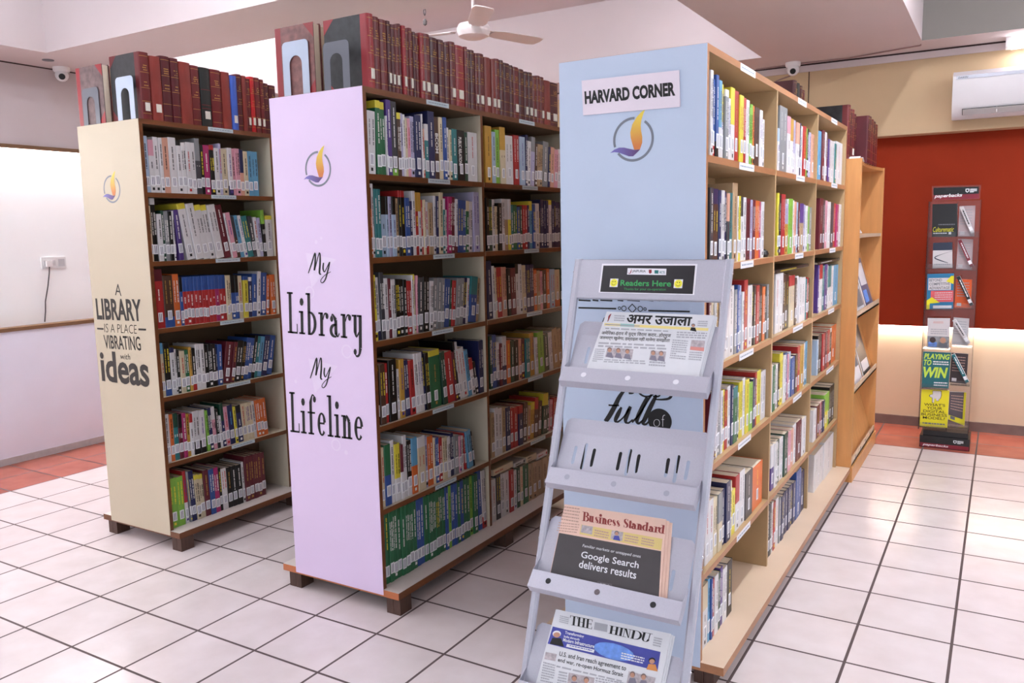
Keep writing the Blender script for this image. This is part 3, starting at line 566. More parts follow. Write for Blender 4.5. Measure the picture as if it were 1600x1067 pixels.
# rows of books as seen along each shelf: case, bay, shelf (0 = uppermost), pixel origin, pixels per unit, start; then spine colours, far edge, height in mm, lean
ROWS = '''
L 0 0 216 7.2727 92|J 152 250,W^P3 215 235,W 272 250 =K,W 312 248,X 385 250,W 475 255 =K,W^K1 525 245 =K,W 575 235,W 630 240 =R,W 680 240 =K,Z^G4 735 262,K 775 235 =Y,H 845 235,K^R1 895 238 =Y,W 945 225,U 975 248,C 1045 225,W_N2 1095 232,P 1130 230,P 1180 232,X^N5 1222 228,C 1270 222,S 1318 225,S 1390 225
L 0 1 224 7.2727 85|C 120 252,K^W1 180 285 =W,W 235 215,F 265 230,G 312 228,K 355 228 =W,W 378 230,V 465 235 -4 =W,W^Y1 600 265 -9,W 690 265 -9,W^Y1 765 260 -9,W^Y1 835 260 -9,W 925 262 -9,M 1010 262 -10 =W,W 1030 222 -9,P 1080 225 -9,D^Z5 1115 205 -9,S 1165 212 -10,W 1200 212 -10,T 1265 208 -10,Z 1310 208 -7,W 1345 203 -5,U 1380 200 -4,K^L3 1415 240 -2,W^Y1 1490 212
L 0 2 230 7.2727 75|R^M2 185 272 0 =W,D_B2 300 240 0 =C,O 375 245 =W,B^K3 413 230 =W,R^B3 455 228 =W,R^B3 495 228 =W,R^B3 540 228 =W,R^B3 585 228 =W,R^B3 630 228 =W,R^B3 665 228 =W,R^B3 705 228 =W,R^B3 745 228 =W,R^B3 785 228 =W,H^B3 830 228 =W,R^B3 870 226 =W,R^B3 915 226 =W,C 945 222,C 975 222,B^K4 1020 222 =W,B^K4 1060 222 =W,C 1110 216 =R,Y^B1 1165 213 2,N^W1 1205 205 3 =W,B^B1 1260 220 4 =W,W 1300 232 5,B 1370 223 5 =W,O 1400 205 5,O 1490 210 3 =W
L 0 3 236 7.2727 110|C^S2 165 252 =R,K_B2 235 248,W^N1 285 223,W 312 213,K 345 208 =W,C 400 200 =R,E 450 202 =W,Q 480 213,K_R3 525 205 =W,W 575 222,W 625 220,K^K1 665 213 =W,K 705 213 =W,K 755 210 =W,N 770 192,B 820 203 2 =W,M 905 208 10,M 945 205 11 =C,K 1010 208 11,K 1050 200 11 =C,B 1100 216 12 =W,B 1140 212 12 =W,K 1175 222 12 =W,T 1210 217 12,S 1260 212 12,N 1320 212 12 =W,B 1385 208 12
L 0 4 244 7.2727 118|W 180 230 =Z,O 222 225 =Z,T^F3 275 225,M^K3 320 215 =W,H 365 218 =W,Q 405 210,W^R2 440 205,W_K3 515 215 =Z,W_K3 578 213 =V,L 622 205 -2,N 665 213 -2,P^W3 708 215 -2,K 740 200 -2 =W,W 770 162 -2,N^F4 812 220 -3 =W,P 855 200 -3,N 915 203 -3 =S,Y 945 190 -3,N^K2 1000 193 -3 =W,C 1050 195 -3,C 1090 195 -3,C 1125 192 -3,W 1160 195 -3,O 1205 198 -3,O 1235 198 -3,O 1285 198 -3
L 0 5 252 7.2727 130|L 215 243 0 =Y,L 290 240 0 =Y,W^R6 335 260 -1,G 365 255 -2,N 420 252 -2 =W,C^Y1 470 225 -2,C^Y1 520 220 -2,M 580 233 -1 =C,B 635 230 -1 =W,H 690 230 -1 =W,K 720 220 -1 =Y,W 780 213 -1,K 835 210 -1 =C,K 885 210 -1 =W,K 945 208 -1 =W,W 975 215 -1,M 1025 240 0 =C,M 1075 238 =C,M 1120 238 =C,M 1165 236 =C,M 1205 233 =C
M 0 0 566 7.62 75|W 180 228 2,E^Y1 258 270 =W,E^Y1 325 268,W 338 220,V 400 280 0 =W,Z_L1 475 278 =W,D^Y1 520 240,U 548 240,W 575 237,C 605 225,P 640 225 =R,U 690 235,N 770 244,W 790 250,X 820 195,T^W3 865 215,N 945 268 0 =W,D 1000 250 0 =W;BCOM,C 1045 252,B 1090 254,W 1120 215,C 1150 208,T 1215 213,K 1310 213 0 =W;PUBLIC RELATIONS,F 1355 208,W 1475 212 0 =P
M 1 0 740 8.207 165|Q 250 252,J 298 230,L 355 243,C^Q4 430 258 -1,W 530 225 -1,R 600 233 0,J 670 230,N 700 243 3,W 740 215 4,U^G3 785 238 4,D 815 208 4,A 850 208 4,A 890 208 4,G 960 225 4,N 985 203 4,X 1035 203 4,P 1085 195 4,W 1125 200 4
M 0 1 570 8 78|O^M3 120 257,W 155 272 =Z,T 195 253,T 240 253,J^K3 315 228,J^K3 345 228,U 385 228,J^K3 435 228,A 475 222,K^R1 505 252,K^R1 555 252,B 615 225 =W,N 650 213,W 690 253,R^Q3 730 248,W^Q3 770 248,R 790 220,C 815 220,W_R2 860 213 =R,A 895 210,A 920 210,W 950 238 2,N 985 237 2,C 1030 252 2,T^W2 1060 228 2,W 1085 182 2,H 1140 236 3,M 1185 236 3 =W,W_M2 1215 228 3,B 1290 224 3 =Y,B 1330 224 3,E^C2 1370 222 3,W 1415 220 3,U 1510 262 1 =V
M 1 1 740 9.28 200|K 245 240,F 300 233,W 335 233,C 370 203,K 425 218 =W,W 470 238,A^W4 520 238,Y^W4 555 238,T 590 213,E 620 213,E 650 213,B 690 203,F 725 208,R 750 213,R 790 213,N 820 213,S^Y2 870 233,B 905 220,W 965 223,D 990 185,N 1040 243 =W,N 1060 240,N 1100 240 =W,W^Y1 1150 243,N 1180 240 =W,N 1200 240,N 1235 235 =W,N 1275 235
M 0 2 572 7.62 90|Y 145 248 -1 =Z,W_N3 190 238 -1 =K,Z 240 256 -1 =W,W 285 233,M^M1 320 230 =W,W 370 226,K 415 223,K 470 223,K 510 220 =W,R 572 213,W 592 235,C^Y1 612 238,P 630 232 2,Z 680 223 3,K 755 223 3 =W,W 800 204 4,G 850 213 5 =W,G 900 213 5 =W,G 935 210 5 =W,B 1000 204 6 =W,F 1025 200 6,R 1065 196 6,G 1110 203 7 =W,G 1155 203 7 =W,N 1200 203 7,W 1230 200 7 =R,B^T4 1310 203 8,A 1345 195 8
M 1 2 750 9.28 140|N 215 268 -2,W 250 243 -2,C 275 233 -2,R 350 233 -2,X 415 233 -2,K 465 223 -2,M 540 225 -2,W^K2 590 245 -2,W 635 240 -2,C 690 234 -2,N 740 235 -1,N 800 235 -1,O 845 205 -1,A 890 200 -1,P 930 196 -1,D 985 200 -1,O 1030 205 -1,J 1100 200 -1,C_O2 1180 195 -1,F 1205 200 -1
M 0 3 576 6.465 90|K^Y1 130 233 =W,D 190 233,R 225 233,K 310 243,W 342 200,Q 390 236,N 450 228 -2,R 500 224 -2 =K,W 540 246 -3,W 590 246 -3,N 615 248 -3,K 655 238 -3 =Y,E^Y1 765 243 -2 =C,F 830 228 -5,R 905 223 -6,M 935 218 -7,K 960 262 -8,W 985 258 -8 =M,W 1050 226 -9 =R,S 1085 213 -9,W^R3 1120 170 -9,K 1150 152 -10,N^N1 1200 240 0 =W
M 1 3 755 8.893 120|F 155 248,B 210 250,W_N2 250 213,M 285 203,W_N4 345 233 =K,O 400 210,F 450 204,K 510 200,X 545 205,M 600 200,T 660 195,Q 735 218 -2,W 780 190 -3,L 870 213 -4,F 935 195 -4,W 990 200 -5,A 1060 213 -6,A 1120 208 -6
M 0 4 580 6.67 110|C 165 238 =R,B^E5 230 243 =W,W 270 253,W^Y6 325 233,W^M5 355 223,W 395 256,K_W3 440 228 =W,O^S5 500 233,C^W2 580 228,U 610 218,O 670 213,C 690 200,B 725 195 =W,R 760 190,C 810 185,W 845 180,N 880 190 =W,G 925 175,P 950 165,W 980 160,R 1015 170 -5,S 1075 175 -7,K 1095 165 -8
M 1 4 755 8.536 120|A 165 213,W 215 233 =Z,W 270 223,A 320 222,N 380 213,R 420 203,R 480 200,N^R2 540 200,D 600 200 5,A 640 178 5,Q^Y2 690 190 5,D^R3 740 206 5,D 790 180 5,F^Y3 860 212 5,F 890 190 5,P 930 165 5,R 980 170 5,M 1060 165 5
M 0 5 590 5.47 70|E 93 290,E 122 290,E 155 289,E 192 288,E 225 288,E 258 287,E 292 286,E 325 286,E 358 285,B 392 284,B 425 284,E 458 283,E 490 283,E 520 282,E 550 282,E 580 281,E 605 281,B 630 280,L 655 280,B 680 279,B 705 279,E 730 278,B 757 278,E 785 277,E 812 277,L 842 276,E 880 276,B 920 284 -2,W_R2 955 278 -2
M 1 5 760 7.62 85|W 135 208,Z 190 222,W 230 213,W 290 213,R 340 213,W 380 200,F 420 204,C 455 200,E 520 200,A 560 192,A 610 192,A 680 187,A 740 187,A 800 185
R 0 0 1100 6.275 62|W 88 253 =K,B_R2 122 233,B_K2 148 248 =W,S_W4 176 236 =K,Y_W5 205 230,G^W1 238 217,W 265 195,W^Y5 305 233,R 350 230 =C,Y 388 222,R 420 220 =W,W 448 217 =K,L 468 195,L 490 210,O 505 208 =K,D 550 207 =K,W 575 203 =V,W 598 175
R 1 0 1205 7.115 75|W^J3 95 165,G 190 255,W^P3 230 228,W^Q4 265 224,U_W4 305 226 =V,W^X4 345 220,N 362 223,W 390 215,R 425 218,L 450 216 =K,K 472 216 =W,U 497 205,X 525 200
R 2 0 1205 7.115 535|S 570 233,M 605 242 =W,W 628 238,M 660 234 =W,V 680 215,W 745 213,T 765 205,W 852 222
R 0 1 1100 7.117 78|Z 115 238 =W,D^N2 178 236,N 205 233 =W,W 240 233 =K,N 270 230 =W,Z^X4 300 226 =W,T 345 228 =K,A 402 262,W 418 220 =K,Y 442 221,W^Z3 465 218 =K,W 500 218,M 545 215 =K,U 580 212 =K,M 612 212 =W,O 655 210,H 680 208 =W,W 712 208 =K
R 1 1 1205 8.54 80|Y 105 247,K 137 240 =W,R 195 244,U_Q6 250 208,W 262 228,L 320 230,W 340 224 =R,X 365 220 =R,M 385 220,J 405 218,M 425 216,A^V4 478 214,U 510 210,W 540 206,L 565 202 =K,G 605 200
R 2 1 1205 8.54 642|M 690 248 =W,Z 725 243 =W,P 760 240,W 800 235,Z 845 233 =V,R 885 231,H 915 226 =W,W 950 228 =K
R 0 2 1100 6.275 45|M 66 235,C 95 233,C 112 233,W 130 228,Q 160 205,D 185 230,W^S3 220 234,W 260 240 =Z,W 312 238,G 340 222,B 362 236,J 386 232 =B,W 407 208,R 442 248,W 487 225,D 500 218,K 522 218 =W,R 555 218 =W,K 590 214,O 615 206,K 630 205,G 652 212 -2
R 1 2 1205 7.9 62|W 102 243,W 150 243 =F,D 165 240,K 225 234,C^R2 290 222,D 312 208,W 345 213 =F,W 372 205,W 430 200,T 442 190,R 458 195,K 480 190
R 2 2 1205 7.9 584|V 605 240,W^R3 655 240,T 697 232,V 737 236 =W,W 757 228,W^T5 802 222,W 845 218,S 920 218
R 0 3 1100 5.767 95|M 108 215,R_W5 130 205,G 165 215 =W,W 186 214,Y 208 212,R 242 203,W 270 213 =Z,N 290 213,E^T2 333 200,W 352 170,Y 387 205,W 412 212,Y 447 200,L 482 180 =K,N 510 188,R 527 206,Y 566 206 =K,W 622 192
R 1 3 1200 6.67 5|W 55 198,E 88 190,W 124 186,K 150 186,Y 187 222,W 217 205,B_K3 240 210 =W,P 257 200,J 282 205,B 328 172 -2,D 355 178,R 385 208,Q 426 206,W 442 205,S 478 206
R 2 3 1200 6.67 512|J 532 180,K 588 198,R 622 196 =W,M 652 200 =W,R 682 200,A 694 200,K^W1 716 200,O 790 205
R 0 4 1090 5.34 72|W 105 208 =R,W 140 206 =R,C 172 200,C^G5 208 202,N 240 200,N 277 215 =W,C 292 205,Y 322 165,W^R5 356 205,W 402 205,Z 462 180,O 548 172
R 1 4 1195 5.34 55|V^W5 80 192,W 105 190,F 127 190,W 160 185,F 192 192,P 218 182,X 246 178,W 270 188,M 312 188,W 346 180
R 2 4 1195 5.34 408|W 442 165,M 476 172,P 490 172,M 506 172,N 526 170,Y^L5 565 190,L 583 188,K 606 205 =W,K 634 205 =W
R 0 5 1080 5.336 102|W^C4 150 218,S 168 222,B 182 215,R 197 205,W 225 210,F 245 205,V 266 212,W 300 198,K 342 200
R 1 5 1195 4.846 27|K 45 228,Z 64 225,W 82 220,R 102 212,W 132 215,G 150 205,N 172 200,N 196 200,N 218 200,N 240 200,N 260 198,N 285 196,B 330 232,N 362 200
R 2 5 1195 4.846 378|W 446 200,W 516 208
'''
def letters(out, w, z0, z1, Mt, rnd, x, T, size=None, rows=1):
    """title printed down a spine: blocks for letters, gaps for word spaces"""
    for r in range(rows):
        s = size or min(w * .32, .0064); s = min(s, w * .6 / rows)
        yc = 0 if rows == 1 else (w * .22 if r == 0 else -w * .24)
        if rows == 2 and r == 1: s *= .7
        z = z1; nx = rnd.randint(4, 9)
        while z - s * .55 > z0:
            if nx == 0: z -= s * .6; nx = rnd.randint(3, 9); continue
            l = s * rnd.choice((.45, .55, .6, .35)); a, b_ = yc - s / 2, yc + s / 2 * rnd.choice((1, 1, 1, .9))
            out.face([T @ Vector(p) for p in ((x, a, z), (x, a, z - l), (x, b_, z - l), (x, b_, z))], Mt); z -= l + s * .22; nx -= 1

def book_geo(code, w, h, d, rnd, T, cover, pages, label, title, txt):
    """spine towards +x at x=0, thickness along y, standing on z=0"""
    mm = re.match(r'([A-Z])(?:\^([A-Z])(\d))?(?:_([A-Z])(\d))?', code); mc, tc, tn, bc, bn = mm.groups()
    cuts = [(0, h, COVER[mc])]
    if tc: cuts = [(0, h * (1 - int(tn) / 10), COVER[mc]), (h * (1 - int(tn) / 10), h, COVER[tc])]
    if bc: cuts = [(0, h * int(bn) / 10, COVER[bc]), (h * int(bn) / 10, cuts[0][1], cuts[0][2])] + cuts[1:]
    hw = w / 2; t = min(.0014, w * .14); ch = min(.0022, w * .22)
    for z0, z1, M in cuts:
        sk = ('' if z0 == 0 else 'b') + ('' if z1 == h else 't')
        cover.box((-d, -hw, z0), (-ch, -hw + t, z1), M, T, sk); cover.box((-d, hw - t, z0), (-ch, hw, z1), M, T, sk)
        prof = [(-ch, -hw), (-ch * .3, -hw + ch * .7), (0, -hw + ch * 1.3), (0, hw - ch * 1.3), (-ch * .3, hw - ch * .7), (-ch, hw)]
        cover.prism(prof, 'z', z0, z1, M, T, caps=(z0 == 0 or z1 == h))
    pages.box((-d + .003, -hw + t, .0015), (-ch, hw - t, h - .0022), PAGES, T)
    light = mc in 'WCYPUJXLASQ'
    Mt = TCOL[title] if title else (TK if light and rnd.random() < .75 else (rnd.choice((TR, TV)) if light else (TW if rnd.random() < .8 else TY)))
    if txt:
        V, Fc = text_mesh(txt, .02); xa, xb = min(v[0] for v in V), max(v[0] for v in V); ya, yb = min(v[1] for v in V), max(v[1] for v in V)
        za, zb = (h * .42, h * .74) if len(txt) < 6 else (h * .3, h * .86); n = len(cover.v); mi = cover.mi(Mt)
        cover.v += [tuple(T @ Vector((.0005, -w * .34 + (v[1] - ya) / (yb - ya) * w * (.68 if len(txt) < 6 else .4), zb - (v[0] - xa) / (xb - xa) * (zb - za)))) for v in V]
        for f_ in Fc: cover.f.append(tuple(n + i for i in f_)); cover.m.append(mi)
    elif w > .006:
        top = h * (.95 - (int(tn) / 10 if tc and int(tn) < 6 else 0)); zc = h * rnd.uniform(.38, .5)
        letters(cover, w, zc, top - h * rnd.uniform(.02, .14), Mt, rnd, .0005, T, rows=2 if w > .02 and rnd.random() < .5 else 1)
        if rnd.random() < .35: s = min(w * .3, .006); z = h * .05; cover.face([T @ Vector(p) for p in ((.0005, -s, z), (.0005, s, z), (.0005, s, z + 2*s), (.0005, -s, z + 2*s))], Mt)
    if label is not None:
        lw = min(w * .46, .0115); lz = rnd.uniform(.026, .036); lh = .044
        label.box((.0, -lw, lz), (.0009, lw, lz + lh), STICK, T)
        for k in range(2 if lw > .005 else 1):
            y = (-.35 + .7 * k) * lw if lw > .005 else 0
            label.face([T @ Vector(p) for p in ((.0012, y - lw*.14, lz + .004), (.0012, y + lw*.14, lz + .004), (.0012, y + lw*.14, lz + lh - .005), (.0012, y - lw*.14, lz + lh - .005))], STICKINK)

SHELFW = ['uppermost shelf', 'second shelf down', 'third shelf down', 'fourth shelf down', 'fifth shelf down', 'bottom shelf']
BAYW = {'L': ['near'], 'M': ['near', 'far'], 'R': ['near', 'middle', 'far']}
BOOKS = []
for line in ROWS.strip().split('\n'):
    head, body = line.split('|'); key, bay, sh, ox, scl, st0 = head.split(); bay, sh, ox, scl, st0 = int(bay), int(sh), float(ox), float(scl), float(st0)
    c = CASES[key]; z = (SHELVES[key] + [BASEZ[key]])[sh]; X = c['x1'] - .012; rnd = random.Random(line[:12])
    lo, hi = c['bays'][bay]; lo += .003; hi -= .003
    if (key, bay, sh) == ('R', 0, 1): hi = .985
    toks = []
    for tk in body.split(','):
        tk, _, txt = tk.partition(';'); p = tk.split(); col = None
        if p[-1].startswith('='): col = p.pop()[1:]
        toks.append((p[0], float(p[1]), float(p[2]) / 1000, float(p[3]) if len(p) > 3 else 0.0, col, txt))
    E_ = [yat(ox + st0 / scl, X, z)] + [yat(ox + t[1] / scl, X, z) for t in toks]
    a0, a1 = E_[0], E_[-1]; A0, A1 = max(a0, lo), min(a1, hi)
    E_ = [A0 + (e - a0) * (A1 - A0) / (a1 - a0) for e in E_]
    pe, ph, pl = E_[0], 0, 0; n = len(toks)
    for i, (code, xe, h, lean, col, txt) in enumerate(toks):
        H_ = min(h, ph) if i else 0
        if max(E_[i + 1], pe + .007) + max(0, h * math.tan(math.radians(lean))) > hi + .0005: lean = 0.0
        need = pe + max(0, H_ * (math.tan(math.radians(pl)) - math.tan(math.radians(lean)))) + .0004
        ya = max(E_[i], need)
        if lean < 0 and i == 0: ya = max(ya, lo + h * math.tan(math.radians(-lean)))
        yb = max(E_[i + 1], ya + .007)
        yb = min(yb, hi - max(0, h * math.tan(math.radians(lean))))
        if yb - ya < .004: continue
        BOOKS.append(dict(key=key, bay=bay, sh=sh, i=i, n=n, code=code, y0=ya, y1=yb, z=z, X=X - rnd.uniform(0, .007), h=h, lean=lean, col=col, txt=txt,
                          d=rnd.uniform(.145, .17) if h < .25 else rnd.uniform(.175, .195), seed=rnd.random()))
        pe, ph, pl = yb, h, lean
def seen(q):
    """rough size in the picture of a spine"""
    D = Vector((q['X'], (q['y0'] + q['y1']) / 2, q['z'] + q['h'] / 2)) - CAM; dz = D.dot(RF)
    return (q['y1'] - q['y0']) * q['h'] * abs(D.x) / dz ** 3
VIS = sorted(range(len(BOOKS)), key=lambda k: -seen(BOOKS[k])); SINGLE = set(VIS[:300])
mass = MB()
for k, q in enumerate(BOOKS):
    rnd = random.Random(q['seed']); w_ = (q['y1'] - q['y0']); cs = math.cos(math.radians(q['lean'])); wt = w_ * cs * .985
    lift = wt / 2 * abs(math.sin(math.radians(q['lean'])))
    loc = Vector((q['X'], (q['y0'] + q['y1']) / 2, q['z'] + lift + .0003)); rot = -math.radians(q['lean'])
    if k in SINGLE:
        cv, pg, lb = MB(), MB(), MB(); book_geo(q['code'], wt, q['h'], q['d'], rnd, Matrix(), cv, pg, lb, q['col'], q['txt'])
        o = cv.build('book'); o.location = loc; o.rotation_euler = (rot, 0, 0)
        pg.build('page_block', o); lb.build('spine_label', o)
        mm = re.match(r'([A-Z])(?:\^([A-Z]))?(?:\d)?(?:_([A-Z]))?', q['code']); cw = PALET[mm[1]][1]
        oth = mm[2] or mm[3]; second = f' and {PALET[oth][1]}' if oth and PALET[oth][1] != cw else ''
        if ' ' in cw and second: second = ''
        kind = 'thick book' if wt > .03 else ('thin book' if wt < .011 else 'book')
        ln = 'leaning ' if abs(q['lean']) > 4 and not second else ''
        side = f"{ORD[q['i']]} from near end"
        if len(f"{ln}{cw}{second} {kind} {side} {SHELFW[q['sh']]} near bay blue bookcase".split()) > 16: ln = ''; kind = 'book'
        tag(o, f"{ln}{cw}{second} {kind}, {side}, {SHELFW[q['sh']]}, {BAYW[q['key']][q['bay']]} bay, {CASES[q['key']]['name']} bookcase", 'book', 'library books on the shelves')
    else:
        T = Matrix.Translation(loc) @ Matrix.Rotation(rot, 4, 'X'); book_geo(q['code'], wt, q['h'], q['d'], rnd, T, mass, mass, mass, q['col'], q['txt'])
# a few books lying flat along the tops of rows belong to the smaller ones
for key, bay, sh, ox, scl, xa, xb, hz, th, code in (('M', 1, 5, 760, 7.62, 95, 325, .224, .030, 'C'), ('M', 1, 5, 760, 7.62, 340, 470, .216, .020, 'W'), ('M', 1, 5, 760, 7.62, 485, 605, .206, .032, 'C'), ('M', 1, 5, 760, 7.62, 612, 735, .196, .030, 'W'),
                                    ('R', 1, 2, 1205, 7.9, 70, 475, .246, .014, 'K'), ('R', 2, 2, 1205, 7.9, 590, 920, .243, .012, 'K')):
    c = CASES[key]; z = (SHELVES[key] + [BASEZ[key]])[sh]; ya, yb = yat(ox + xa / scl, c['x1'] - .01, z + hz), yat(ox + xb / scl, c['x1'] - .01, z + hz)
    yb = min(yb, c['bays'][bay][1] - .004)
    T = Matrix.Translation((c['x1'] - .014, yb, z + hz)) @ Matrix.Rotation(math.radians(90), 4, 'X') @ Matrix.Translation((0, th / 2, 0))
    book_geo(code, th, yb - ya, .15, random.Random(xa), T, mass, mass, None, None, '')
tag(mass.build('books'), 'the smaller and farther library books packed along the shelves of all three bookcases', 'books', kind='stuff')

# ---------------------------------------------------------------- bound volumes on top of the cases
LEATH = {c: mat('leather_' + n, rgb, .42, .16, 14, objrand=.1, bump=.2, stretch=(1, 1, .5)) for c, n, rgb in (('m', 'oxblood', (.40, .095, .115)), ('d', 'dark_maroon', (.31, .065, .105)),
    ('r', 'rust', (.50, .175, .145)), ('b', 'bright_red', (.74, .10, .13)), ('k', 'worn_black', (.10, .12, .12)), ('B', 'blue_cloth', (.24, .38, .75)), ('p', 'crimson', (.56, .13, .165)))}
MARBLE = mat('dark_marbled_board', (.15, .15, .165), .55, .35, 40); MARBLER = mat('brown_marbled_board', (.47, .30, .29), .55, .3, 40)
OLDLAB = mat('aged_label_paper', (.88, .86, .82), .7, .04, 20)
VOLN = dict(m='oxblood', d='dark maroon', r='plain rust red', b='bright red', k='worn black', B='blue', p='crimson')
def volume(code, w, h, d, loc, rotz, label, group, rnd, board=None, lab=True, corners=True):
    L = LEATH[code]; hw = w / 2; cv = MB(); t = min(.003, w * .15); bw = min(.03, d * .2)
    n = 7; prof = [(-.004, -hw)] + [(.009 * math.sin(math.pi * i / n) * min(1, w / .03) - .002, -hw * math.cos(math.pi * i / n)) for i in range(1, n)] + [(-.004, hw)]
    cv.prism(prof, 'z', 0, h, L)
    for s in (-1, 1):
        a, b_ = (-hw, -hw + t) if s < 0 else (hw - t, hw); Bd = board or L
        cv.box((-bw, a, 0), (-.004, b_, h), L); cv.box((-d, a, 0), (-bw, b_, h), Bd)
        if board and corners:
            y = -hw - .0006 if s < 0 else hw + .0006
            cv.face([(-d - .0005, y, h + .0004), (-d + .05, y, h + .0004), (-d - .0005, y, h - .055)], L); cv.face([(-d - .0005, y, -.0002), (-d + .05, y, -.0002), (-d - .0005, y, .055)], L)
    def band(z, th, M, e=.0006, f=1.0):
        pr = [(x + e, y * f) for x, y in prof[1:-1]]
        for (x0, y0), (x1, y1) in zip(pr[:-1], pr[1:]): cv.face([(x0, y0, z), (x1, y1, z), (x1, y1, z + th), (x0, y0, z + th)], M)
    if code in 'mdpb':
        for fz in (.09, .27, .47, .70, .94): band(h * fz, .0016, TG)
        for z0, z1, rows in ((.73, .83, 3), (.50, .60, 2)):
            for r in range(rows):
                z = h * (z0 + (z1 - z0) * r / rows); yy = hw * rnd.uniform(.35, .6)
                for sgn in range(4):
                    if rnd.random() < .8: a = -yy + 2 * yy * sgn / 4; x = .0085 * min(1, w / .03); cv.face([(x, a, z), (x, a + yy * .38, z), (x, a + yy * .38, z + .004), (x, a, z + .004)], TG)
    if code == 'k':
        for fz in (.3, .36, .62): band(h * fz, .003, LEATH['m'])
    o = cv.build('bound_volume', None, True); o.location = loc; o.rotation_euler = (0, 0, rotz)
    pg = MB(); pg.box((-d + .004, -hw + t, .003), (-.004, hw - t, h - .004), PAGES); pg.build('page_block', o)
    if lab:
        lb = MB(); x = .0085 * min(1, w / .03); lb.box((x - .006, -hw * .45, h * .13), (x + .001, hw * .45, h * .13 + .036), OLDLAB); lb.build('spine_label', o)
    return tag(o, label, 'bound volume', group)
def vol_row(key, X, z, ox, scl, st0, seq, where, group, depth=.21, first_board=MARBLE, hi=9):
    E_ = [yat(ox + st0 / scl, X, z)] + [yat(ox + s[1] / scl, X, z) for s in seq]; prev = E_[0]
    for i, (code, xe, h, lab) in enumerate(seq):
        rnd = random.Random(f'{key}{i}'); ya = max(E_[i], prev); yb = max(E_[i + 1], ya + .012)
        if yb > hi: break
        volume(code, (yb - ya) * .985, h / 1000, depth + rnd.uniform(-.008, .008), (X - rnd.uniform(.0, .006), (ya + yb) / 2, z + .0003), 0,
               f'{VOLN[code]} bound volume{" with white label" if lab else ""}, {ORD[i]} from near end, {where}', group, rnd, first_board if i == 0 else None, lab); prev = yb
vol_row('L', .741 - .012, TOPZ, 200, 6.667, 160, [('m',265,292,1),('r',380,282,1),('d',478,292,0),('d',565,290,0),('r',690,282,0),('m',780,276,0),('k',890,275,1),('m',1000,275,0),('r',1090,272,0),('B',1160,262,1),
    ('d',1215,275,0),('r',1260,272,0),('m',1300,262,1),('b',1345,275,1),('m',1400,275,1),('m',1440,270,1),('d',1490,255,0),('d',1560,250,0)], 'top of cream bookcase', 'bound volumes on the cream bookcase', hi=1.66)
MS = []
for i, e in enumerate((135,183,240,270,300,335,355,385,410,440,465,490,525,575,635,680,720,765,835,860,885,920,945,990,1040,1075,1110,1140,1190,1215,1260,1300,1330,1365,1395,1425,1455,1505,1565,1620)):
    MS.append(('pmmddmdpmmdmpmdddmpmddmmrrmdddmdddmmmrdm'[i], e, (262,258,256,258,250,252,262,258,250,258,248,246,252,256,250,250,246,256,250,254,248,250,242,246,238,238,246,246,240,238,236,234,230,232,222,228,228,218,218,218)[i], i in (0,3,4,5,7,9,12,13,14,17,18,22,23,24,25,26,30,32,33,34,36,37,38)))
vol_row('M', 2.049 - .012, TOPZ, 560, 5, 85, MS, 'top of lilac bookcase', 'bound volumes on the lilac bookcase', hi=1.76)
# second row, spines turned to the other aisle
def back_row(key, n, h, wd, board, where, y0):
    X = CASES[key]['x0'] + .012; y = y0; rnd = random.Random(key)
    for i in range(n):
        w_ = wd * rnd.uniform(.85, 1.15); volume('pmd'[i % 3], w_, h - .004 * i, .2, (X, y + w_ / 2, TOPZ + .0003), math.pi,
            f'{VOLN["pmd"[i % 3]]} bound volume, {ORD[i]} from near end, back row on {where} bookcase', f'back row volumes on the {where} bookcase', rnd, board if i == 0 else None, False); y += w_ * 1.01
back_row('L', 4, .262, .04, mat('grey_brown_marbled_board', (.40, .32, .32), .55, .3, 40), 'cream', .176); back_row('M', 5, .262, .036, MARBLER, 'lilac', .185)
# volumes on the far end of the blue case and on the display unit
for i, (y, w_, h) in enumerate(((2.38, .07, .222), (2.453, .065, .218), (2.522, .06, .214), (2.586, .06, .20))):
    rnd = random.Random(i); volume('dkdm'[i], w_, h, .24, (3.07, y, TOPZ + .0003), 0, f'{VOLN["dkdm"[i]]} bound volume, {ORD[i]} from near end, far top of blue bookcase', 'bound volumes on the blue bookcase', rnd, LEATH['d'] if i == 0 else None, False)
for grp, X, y, seq in (('nearer group', 3.275, 2.762, (('m', .07, .30, 0), ('d', .065, .285, 0), ('m', .07, .29, 1), ('d', .06, .272, 0))), ('farther group', 3.337, 3.06, (('d', .05, .268, 0), ('d', .085, .27, 0), ('m', .09, .262, 0), ('d', .09, .258, 0), ('m', .09, .25, 0)))):
    for i, (code, w_, h, lab) in enumerate(seq):
        rnd = random.Random(i); volume(code, w_, h, .29, (X, y + w_ / 2, 1.8185), 0, f'{VOLN[code]} bound volume, {ORD[i]} of {grp} on light wood display unit', 'bound volumes on the display unit', rnd, MARBLE if i == 0 and X < 3.3 else None, lab); y += w_ * 1.02
